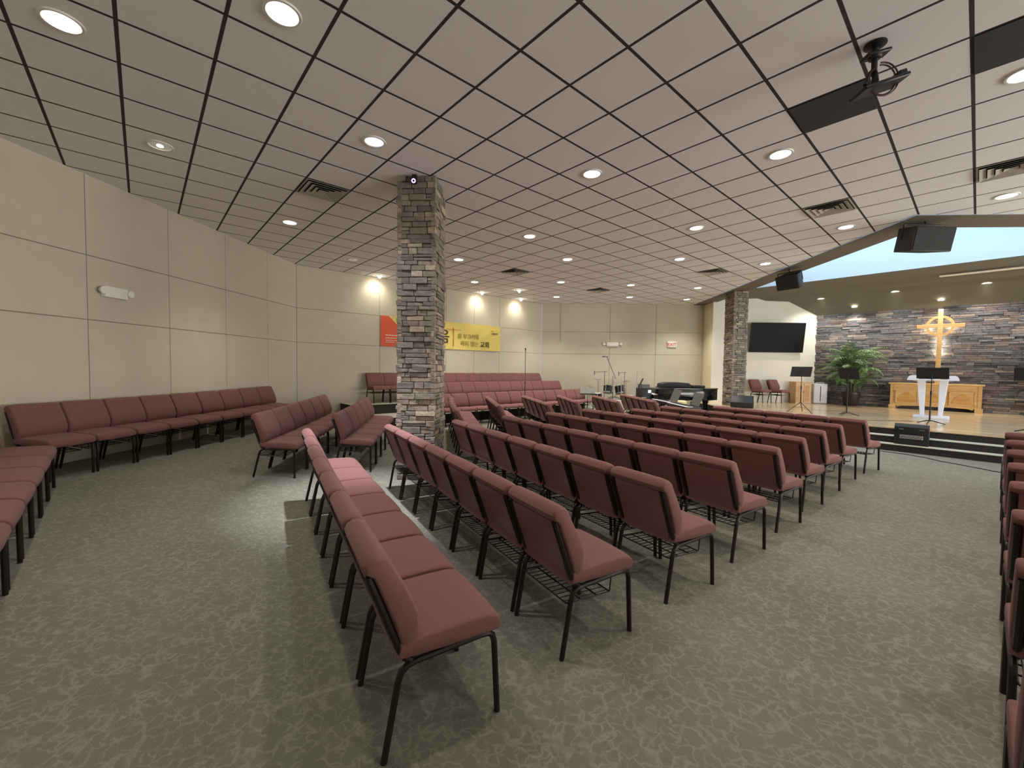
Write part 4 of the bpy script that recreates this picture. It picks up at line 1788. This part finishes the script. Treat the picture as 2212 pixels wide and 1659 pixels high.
def wedge(label, loc, rz, w, h, d):
    t = thing('stage_monitor', label, 'speaker', loc, rz, 'black wedge monitors')
    # local -y = towards the players, slanted grille on top
    poly = [(-d * .55, 0), (d * .45, 0), (d * .55, h * .45), (d * .12, h), (-d * .12, h), (-d * .60, h * .32)]
    bm = new_bm()
    M = Matrix(((0, 0, 1, 0), (1, 0, 0, 0), (0, 1, 0, 0), (0, 0, 0, 1)))
    add_prism(bm, poly, -w / 2, w / 2, M)
    bevel_all(bm, .012, 2)
    obj('cabinet', bm, M_BLACK, t, True)
    bm = new_bm()
    a = Vector((0, -d * .60, h * .32))
    b = Vector((0, -d * .12, h))
    nn = Vector((0, -(b.z - a.z), (b.y - a.y))).normalized()
    for s in (0,):
        q = [Vector((-w / 2 + .02, 0, 0)) + a.lerp(b, .06), Vector((w / 2 - .02, 0, 0)) + a.lerp(b, .06), Vector((w / 2 - .02, 0, 0)) + a.lerp(b, .94), Vector((-w / 2 + .02, 0, 0)) + a.lerp(b, .94)]
        lo = [bm.verts.new(p - nn * .002) for p in q]
        hi = [bm.verts.new(p + nn * .010) for p in q]
        bm.faces.new(hi)
        bm.faces.new(list(reversed(lo)))
        for i in range(4):
            bm.faces.new((lo[i], lo[(i + 1) % 4], hi[(i + 1) % 4], hi[i]))
    obj('grille', bm, M_GRILLE, t)
    return t


wedge('black wedge monitor on the stage corner at the foot of the stage pillar', (6.56, 13.56, ZS), math.radians(150), .62, .38, .46)


def floor_amp():
    # stands on the lowest step with its back panel towards the hall
    t = thing('stage_monitor', 'black powered monitor standing on the stage steps before the lectern', 'speaker', (7.66, 8.86, .14), math.radians(-45), 'black wedge monitors')
    poly = [(-.10, 0), (.13, 0), (.22, .10), (.06, .41), (-.06, .43), (-.12, .40)]
    bm = new_bm()
    M = Matrix(((0, 0, 1, 0), (1, 0, 0, 0), (0, 1, 0, 0), (0, 0, 0, 1)))
    add_prism(bm, [(-.11, 0), (.10, 0), (.13, .10), (.03, .42), (-.07, .42), (-.12, .36)], -.255, .255, M)
    bevel_all(bm, .012, 2)
    obj('cabinet', bm, M_BLACK, t, True)
    bm = new_bm()
    add_box(bm, -.17, .17, -.128, -.112, .125, .20)
    bevel_all(bm, .003, 1)
    obj('control_panel', bm, M_STEEL, t)
    bm = new_bm()
    for k in range(14):
        x = -.155 + .024 * k
        add_box(bm, x, x + .011, -.132, -.127, .14 + .012 * (k % 3), .155 + .012 * (k % 3))
    obj('knob', bm, M_BLACK, t)
    bm = new_bm()
    for s in (-1, 1):
        add_tube(bm, [(s * .15 - .03, -.118, .31), (s * .15 - .03, -.135, .315), (s * .15 + .03, -.135, .315), (s * .15 + .03, -.118, .31)], .008, 6)
    obj('handle', bm, M_DGREY, t, True)


floor_amp()


# ------------------------------------------------------------------ instruments at the back
def grand_piano():
    t = thing('grand_piano', 'black grand piano with its lid down before the back wall', 'piano', (5.0, 14.35, 0), 0)
    # seen from its long curved side: keyboard end at the left, tail at the right
    k0 = [(-1.05, -.75), (-.55, -.75), (-.10, -.74), (.35, -.68), (.75, -.52), (1.0, -.28), (1.08, 0.0), (1.02, .25), (.85, .42), (.45, .48), (-.10, .62), (-.55, .74), (-1.05, .75)]
    bm = new_bm()
    add_prism(bm, k0, .62, .98)
    bevel_all(bm, .012, 2, 50)
    obj('case', bm, M_GLOSSB, t, True)
    bm = new_bm()
    add_prism(bm, [(x * 1.012 + .005, y * 1.015) for x, y in k0 if x > -.75] + [(-.72, .76), (-.72, -.76)], .982, 1.008)
    obj('lid', bm, M_GLOSSB, t)
    bm = new_bm()
    add_box(bm, -1.20, -.72, -.74, .74, .66, .78)
    obj('key_bed', bm, M_GLOSSB, t)
    bm = new_bm()
    add_box(bm, -1.18, -1.03, -.62, .62, .78, .80)
    obj('keys', bm, M_WHITE, t)
    bm = new_bm()
    add_prism(bm, [(-.80, 1.008), (.20, 1.008), (.18, 1.10), (.08, 1.165), (-.25, 1.185), (-.62, 1.175), (-.78, 1.13)], -.5, .1, Matrix(((1, 0, 0, 0), (0, 0, -1, -.15), (0, 1, 0, 0), (0, 0, 0, 1))))
    bevel_all(bm, .02, 2)
    obj('folded_cover', bm, M_BLACKM, t, True)
    bm = new_bm()
    add_box(bm, .20, .60, -.30, .20, 1.008, 1.09)
    bevel_all(bm, .02, 2)
    obj('folded_cover', bm, M_BLACKM, t, True)
    for (x, y) in ((-.85, -.58), (-.85, .58), (.72, -.02)):
        bm = new_bm()
        add_lathe(bm, [(0, 0), (.03, 0), (.035, .05), (.045, .08), (.05, .20), (.075, .45), (.11, .60), (.12, .63), (0, .63)], 16, (x, y, 0))
        obj('leg', bm, M_GLOSSB, t, True)
    bm = new_bm()
    add_box(bm, -.70, -.58, -.12, .12, .08, .14)
    for y in (-.08, .08):
        add_tube(bm, [(-.64, y, .14), (-.64, y, .64)], .014, 8)
    obj('pedal_lyre', bm, M_GLOSSB, t)


grand_piano()


def cymbal(label, x, y, z, r, tilt, az):
    t = thing('cymbal_stand', label, 'cymbal', (x, y, 0), 0, 'cymbals of the drum kit')
    R = Matrix.Translation((0, 0, z)) @ Matrix.Rotation(az, 4, 'Z') @ Matrix.Rotation(tilt, 4, 'Y')
    bm = new_bm()
    add_lathe(bm, [(0, .028), (.02, .026), (.035, .012), (r * .5, .004), (r, -.012), (r, -.015), (.03, .006), (0, .02)], 32, M=R)
    obj('cymbal', bm, M_BRASS, t, True)
    bm = new_bm()
    add_tube(bm, [(0, 0, .25), (0, 0, z + .05)], .011, 8)
    obj('pole', bm, M_CHROME, t, True)
    for k in range(3):
        a = math.radians(120 * k + 20)
        bm = new_bm()
        add_tube(bm, [(0, 0, .35), (.26 * math.cos(a), .26 * math.sin(a), .012)], .010, 6)
        obj('leg', bm, M_CHROME, t, True)


def drum(name_parts, bm_shell, t):
    pass


def drum_kit():
    y = 15.35
    t = thing('drum_kit', 'black drum kit with chrome rims behind clear panels', 'drum kit', (2.86, y, 0))

    def shell(name, c, r, h, R, parent):
        M = Matrix.Translation(c) @ R
        bm = new_bm()
        add_lathe(bm, [(r, -h / 2), (r, h / 2)], 28, M=M)
        s = obj(name, bm, M_DRUM, parent, True)
        bm = new_bm()
        add_lathe(bm, [(0, h / 2 - .004), (r - .004, h / 2 - .004)], 28, M=M)
        add_lathe(bm, [(0, -h / 2 + .004), (r - .004, -h / 2 + .004)], 28, M=M)
        obj('drum_head', bm, M_HEAD, s, True)
        for e in (-1, 1):
            bm = new_bm()
            add_lathe(bm, [(r, e * (h / 2 - .018)), (r + .008, e * (h / 2 - .018)), (r + .008, e * (h / 2 + .006)), (r - .004, e * (h / 2 + .006)), (r - .004, e * (h / 2 - .0))], 28, M=M)
            obj('rim', bm, M_CHROME, s, True)
        bm = new_bm()
        for k in range(6):
            a = 2 * math.pi * k / 6
            q = Vector((math.cos(a), math.sin(a), 0)) * (r + .014)
            add_tube(bm, [M @ (q + Vector((0, 0, -h / 2 + .03))), M @ (q + Vector((0, 0, h / 2 - .03)))], .007, 6)
        obj('lug', bm, M_CHROME, s, True)
        return s
    E = lambda ax, ay: Matrix.Rotation(math.radians(ax), 4, 'X') @ Matrix.Rotation(math.radians(ay), 4, 'Y')
    shell('bass_drum', (0, -.05, .30), .29, .42, E(90, 0), t)
    shell('tom', (-.24, -.02, .86), .155, .26, E(-18, 6), t)
    shell('tom', (.20, -.02, .85), .165, .28, E(-18, -6), t)
    shell('floor_tom', (.62, .28, .42), .20, .42, E(0, 0), t)
    shell('snare_drum', (-.58, .28, .62), .18, .15, E(4, 0), t)
    bm = new_bm()
    for s in (-1, 1):
        add_tube(bm, [(s * .05, 0, .58), (s * .07, 0, .74), (s * .12, -.01, .80)], .013, 8)
    obj('tom_holder', bm, M_CHROME, t, True)
    for k in range(3):
        a = math.radians(120 * k)
        bm = new_bm()
        add_tube(bm, [(.62 + .21 * math.cos(a), .28 + .21 * math.sin(a), .55), (.62 + .22 * math.cos(a), .28 + .22 * math.sin(a), .01)], .009, 6)
        obj('leg', bm, M_CHROME, t, True)
        bm = new_bm()
        add_tube(bm, [(-.58, .28, .45), (-.58 + .2 * math.cos(a), .28 + .2 * math.sin(a), .01)], .009, 6)
        obj('leg', bm, M_CHROME, t, True)
    bm = new_bm()
    add_tube(bm, [(-.58, .28, .40), (-.58, .28, .55)], .016, 8)
    obj('snare_post', bm, M_CHROME, t, True)


drum_kit()
cymbal('bronze crash cymbal standing above the left tom of the drum kit', 2.40, 16.15, 1.20, .20, math.radians(4), 0)
cymbal('tilted bronze cymbal at the far left of the drum kit', 2.0, 15.45, .95, .24, math.radians(17), 0)
cymbal('bronze cymbal at the right of the drum kit under a microphone', 3.50, 16.38, 1.13, .19, math.radians(-4), 0)


def mic_stand(label, x, y, z0, z1, boom=None, group='black microphone stands'):
    t = thing('microphone_stand', label, 'microphone stand', (x, y, z0), 0, group)
    hz = z1 - z0
    bm = new_bm()
    add_lathe(bm, [(0, 0), (.13, 0), (.13, .012), (.03, .03), (0, .03)], 24)
    obj('base', bm, M_BLACK, t, True)
    bm = new_bm()
    add_tube(bm, [(0, 0, .02), (0, 0, hz * .55)], .011, 8)
    add_tube(bm, [(0, 0, hz * .5), (0, 0, hz)], .008, 8)
    add_tube(bm, [(0, 0, hz * .53), (0, 0, hz * .57)], .016, 8)
    obj('pole', bm, M_BLACK, t, True)
    if boom:
        a, b = boom
        bm = new_bm()
        add_tube(bm, [a, b], .009, 8)
        obj('boom', bm, M_BLACK, t, True)
        e = Vector(b)
    else:
        e = Vector((0, 0, hz))
    bm = new_bm()
    if boom and len(boom) > 2:
        pass
    d = Vector((-.16, -.02, .0)) if boom else Vector((0, -.02, .08))
    add_tube(bm, [e - d * .25, e + d * .55, e + d * .6, e + d], [.010, .013, .02, .019], 10)
    obj('microphone', bm, M_BLACK, t, True)
    return t


mic_stand('tall thin microphone stand in front of the choir chairs', -.32, 12.25, 0, 2.10)
mic_stand('boom microphone stand reaching high over the drum kit', 2.72, 14.86, 0, 1.36, ((.10, 0, 1.25), (-.23, 0, 2.04)))


def overhead_mic(label, x, y, z, x0, x1):
    t = thing('overhead_microphone', label, 'microphone stand', (x, y, 0), 0, 'overhead drum microphones')
    bm = new_bm()
    add_lathe(bm, [(0, 0), (.12, 0), (.12, .012), (.03, .03), (0, .03)], 20)
    obj('base', bm, M_BLACK, t, True)
    bm = new_bm()
    add_tube(bm, [(0, 0, .02), (0, 0, z)], .009, 8)
    obj('pole', bm, M_BLACK, t, True)
    bm = new_bm()
    add_tube(bm, [(x0, 0, z - .02), (x1, 0, z + .015)], .008, 8)
    obj('boom', bm, M_BLACK, t, True)
    bm = new_bm()
    add_tube(bm, [(x0, 0, z - .12), (x0, 0, z + .03)], .013, 8)
    obj('microphone', bm, M_BLACK, t, True)


overhead_mic('overhead microphone on a short crossbar, left side of the drum kit', 2.58, 15.80, 1.49, -.38, .09)
overhead_mic('overhead microphone on a short crossbar, right side of the drum kit', 3.36, 15.98, 1.47, -.22, .07)


def drum_shield():
    t = thing('drum_shield', 'clear acrylic drum shield of upright panels around the kit', 'shield', (2.72, 14.36, 0))
    P = [(-.55, .35), (-.12, .08), (.20, .0), (.72, .0), (1.05, .28)]
    for i in range(len(P) - 1):
        a, b = Vector((P[i][0], P[i][1], 0)), Vector((P[i + 1][0], P[i + 1][1], 0))
        d = (b - a)
        L = d.length
        d.normalize()
        n = Vector((-d.y, d.x, 0))
        M = Matrix(((d.x, n.x, 0, a.x), (d.y, n.y, 0, a.y), (0, 0, 1, 0), (0, 0, 0, 1)))
        bm = new_bm()
        add_box(bm, .008, L - .008, -.003, .003, .01, 1.55, M)
        obj('clear_panel', bm, M_ACRYL, t)
    for k in (0, 2, 3):
        bm = new_bm()
        add_tube(bm, [(P[k][0], P[k][1], 0), (P[k][0], P[k][1], 1.32)], .012, 8)
        obj('post', bm, M_GREYP, t, True)


drum_shield()


def keyboard(label, x0, y0, x1, y1, z, group):
    a, b = Vector((x0, y0, 0)), Vector((x1, y1, 0))
    d = (b - a)
    L = d.length
    d.normalize()
    t = thing('keyboard', label, 'keyboard', ((x0 + x1) / 2, (y0 + y1) / 2, 0), math.atan2(d.y, d.x), group)
    # local x along the keys; local +y = away from the player (player on the -x side of the hall)
    h = L / 2
    bm = new_bm()
    add_box(bm, -h, h, .0, .33, z - .09, z - .012)
    bevel_all(bm, .01, 2)
    obj('body', bm, M_BLACK, t, True)
    bm = new_bm()
    nk = int(L / .0235)
    for k in range(nk):
        add_box(bm, -h + .03 + k * (L - .06) / nk, -h + .03 + (k + .93) * (L - .06) / nk, -.005, .145, z - .014, z)
    obj('white_keys', bm, M_WHITE, t)
    bm = new_bm()
    for k in range(nk - 1):
        if k % 7 in (2, 6):
            continue
        xx = -h + .03 + (k + .97) * (L - .06) / nk
        add_box(bm, xx - .006, xx + .006, .055, .145, z, z + .010)
    obj('black_keys', bm, M_BLACK, t)
    for s in (-1, 1):
        bm = new_bm()
        xx = s * h * .6
        add_tube(bm, [(xx - .3, .05, .02), (xx, .15, z * .5), (xx, .15, z - .09)], .016, 8)
        add_tube(bm, [(xx, .30, .02), (xx, .15, z - .09)], .016, 8)
        obj('stand_leg', bm, M_BLACK, t, True)
    bm = new_bm()
    R = Matrix.Translation((h * .35, .36, z + .02)) @ Matrix.Rotation(math.radians(-22), 4, 'X')
    add_box(bm, -.24, .24, -.004, .004, -.03, .30, R)
    add_box(bm, -.24, .24, -.03, -.004, -.03, -.022, R)
    obj('music_rest', bm, M_DGREY, t)
    return t


keyboard('keyboard with a grey music rest, farther of two before the piano', 3.34, 12.15, 3.44, 11.18, .76, 'keyboards before the piano')
keyboard('keyboard with a grey music rest, nearer of two before the piano', 3.42, 11.05, 3.47, 9.70, .755, 'keyboards before the piano')


def laptop():
    t = thing('mixing_rack', 'black equipment rack with a small lit display left of the piano', 'rack', (3.56, 13.95, 0))
    bm = new_bm()
    add_box(bm, -.20, .22, -.2, .2, 0.03, .98)
    bevel_all(bm, .012, 2)
    obj('cabinet', bm, M_BLACK, t, True)
    bm = new_bm()
    add_box(bm, -.16, .16, -.18, .12, .98, 1.12)
    bevel_all(bm, .01, 1)
    obj('mixer', bm, M_DGREY, t, True)
    bm = new_bm()
    add_box(bm, .10, .19, -.215, -.20, .84, .93)
    obj('display', bm, M_LCD, t)
    bm = new_bm()
    add_box(bm, -.15, .05, -.212, -.20, .68, .695)
    obj('drawer_handle', bm, M_STEEL, t)
    for sx in (-1, 1):
        bm = new_bm()
        add_lathe(bm, [(0, 0), (.03, 0), (.03, .03), (0, .03)], 12, (sx * .16, 0, 0))
        obj('caster', bm, M_BLACK, t)


laptop()
music_stand('black music stand between the drum kit and the equipment rack', 3.34, 13.45, 0, 172, 1.16, 24, 'tripod', .40, .34, 'music stands of the band')
music_stand('grey-topped music stand laid nearly flat at the end of the choir', 1.62, 13.05, 0, -95, .90, 58, 'tripod', .46, .40, 'music stands of the band', M_DGREY)
o = box_obj('equipment_case', 2.62, 2.92, 13.55, 13.75, 0, .58, M_GREYP, None, .015, 2)
tag(o, 'pale grey upright case standing before the drum kit', 'case')
bmb = new_bm()
add_lathe(bmb, [(0, 0), (.15, .0), (.18, .03), (.17, .09), (.10, .115), (0, .12)], 20)
st = thing('piano_stool', 'cream cushioned stool between the keyboards and the piano', 'stool', (4.35, 12.7, 0))
obj('cushion', bmb, M_BAG, st, True).location = (0, 0, .57)
for k in range(4):
    a = math.radians(45 + 90 * k)
    bm = new_bm()
    add_tube(bm, [(.11 * math.cos(a), .11 * math.sin(a), .58), (.2 * math.cos(a), .2 * math.sin(a), .0)], .014, 8)
    obj('leg', bm, M_BLACK, st, True)

# ------------------------------------------------------------------ canopy lamps over the stage
for (u, v, z, lab, w) in ((None, None, 4.26, 'recessed canopy light over the stage, left of three in a row', 40),
                          (None, None, 4.26, 'recessed canopy light over the stage, middle of three in a row', 40),
                          (None, None, 4.26, 'recessed canopy light over the stage, right of three in a row', 40)):
    x, y = {'left': (10.15, 15.58), 'midd': (11.52, 14.17), 'righ': (12.92, 12.82)}[lab.split(', ')[1][:4]]
    vv = (x + y) * S2
    zz = 4.34 + (vv - 17.62) * 0
    zz = 4.25 - (vv - 17.62) * .05 - .004 if vv > 17.62 else 4.34
    recessed(0, 0, lab, 'on', w * 3.6, z=zz, xy=(x, y), r=.09, spread=140)
for (u, lab) in ((2.96, 'recessed canopy light washing the stone wall above the palm'), (.85, 'recessed canopy light directly above the wooden cross'),
                 (-1.25, 'recessed canopy light washing the stone wall at the right edge')):
    p = uv_pt(u, 18.66, 0)
    recessed(0, 0, lab, 'on', 42 if u == .85 else 75, (1.0, .93, .80), 110, .7, z=3.885, xy=(p.x, p.y), r=.07)
p0, p1 = (11.0, 12.08), (12.1, 10.95)
bm = new_bm()
add_tube(bm, [(10.88, 12.0, 4.235), (11.9, 10.98, 4.235)], .06, 4, flat=.6)
tag(obj('ceiling_slot', bm, M_TRIM), 'long pale slot in the stage canopy at the upper right', 'ceiling slot')
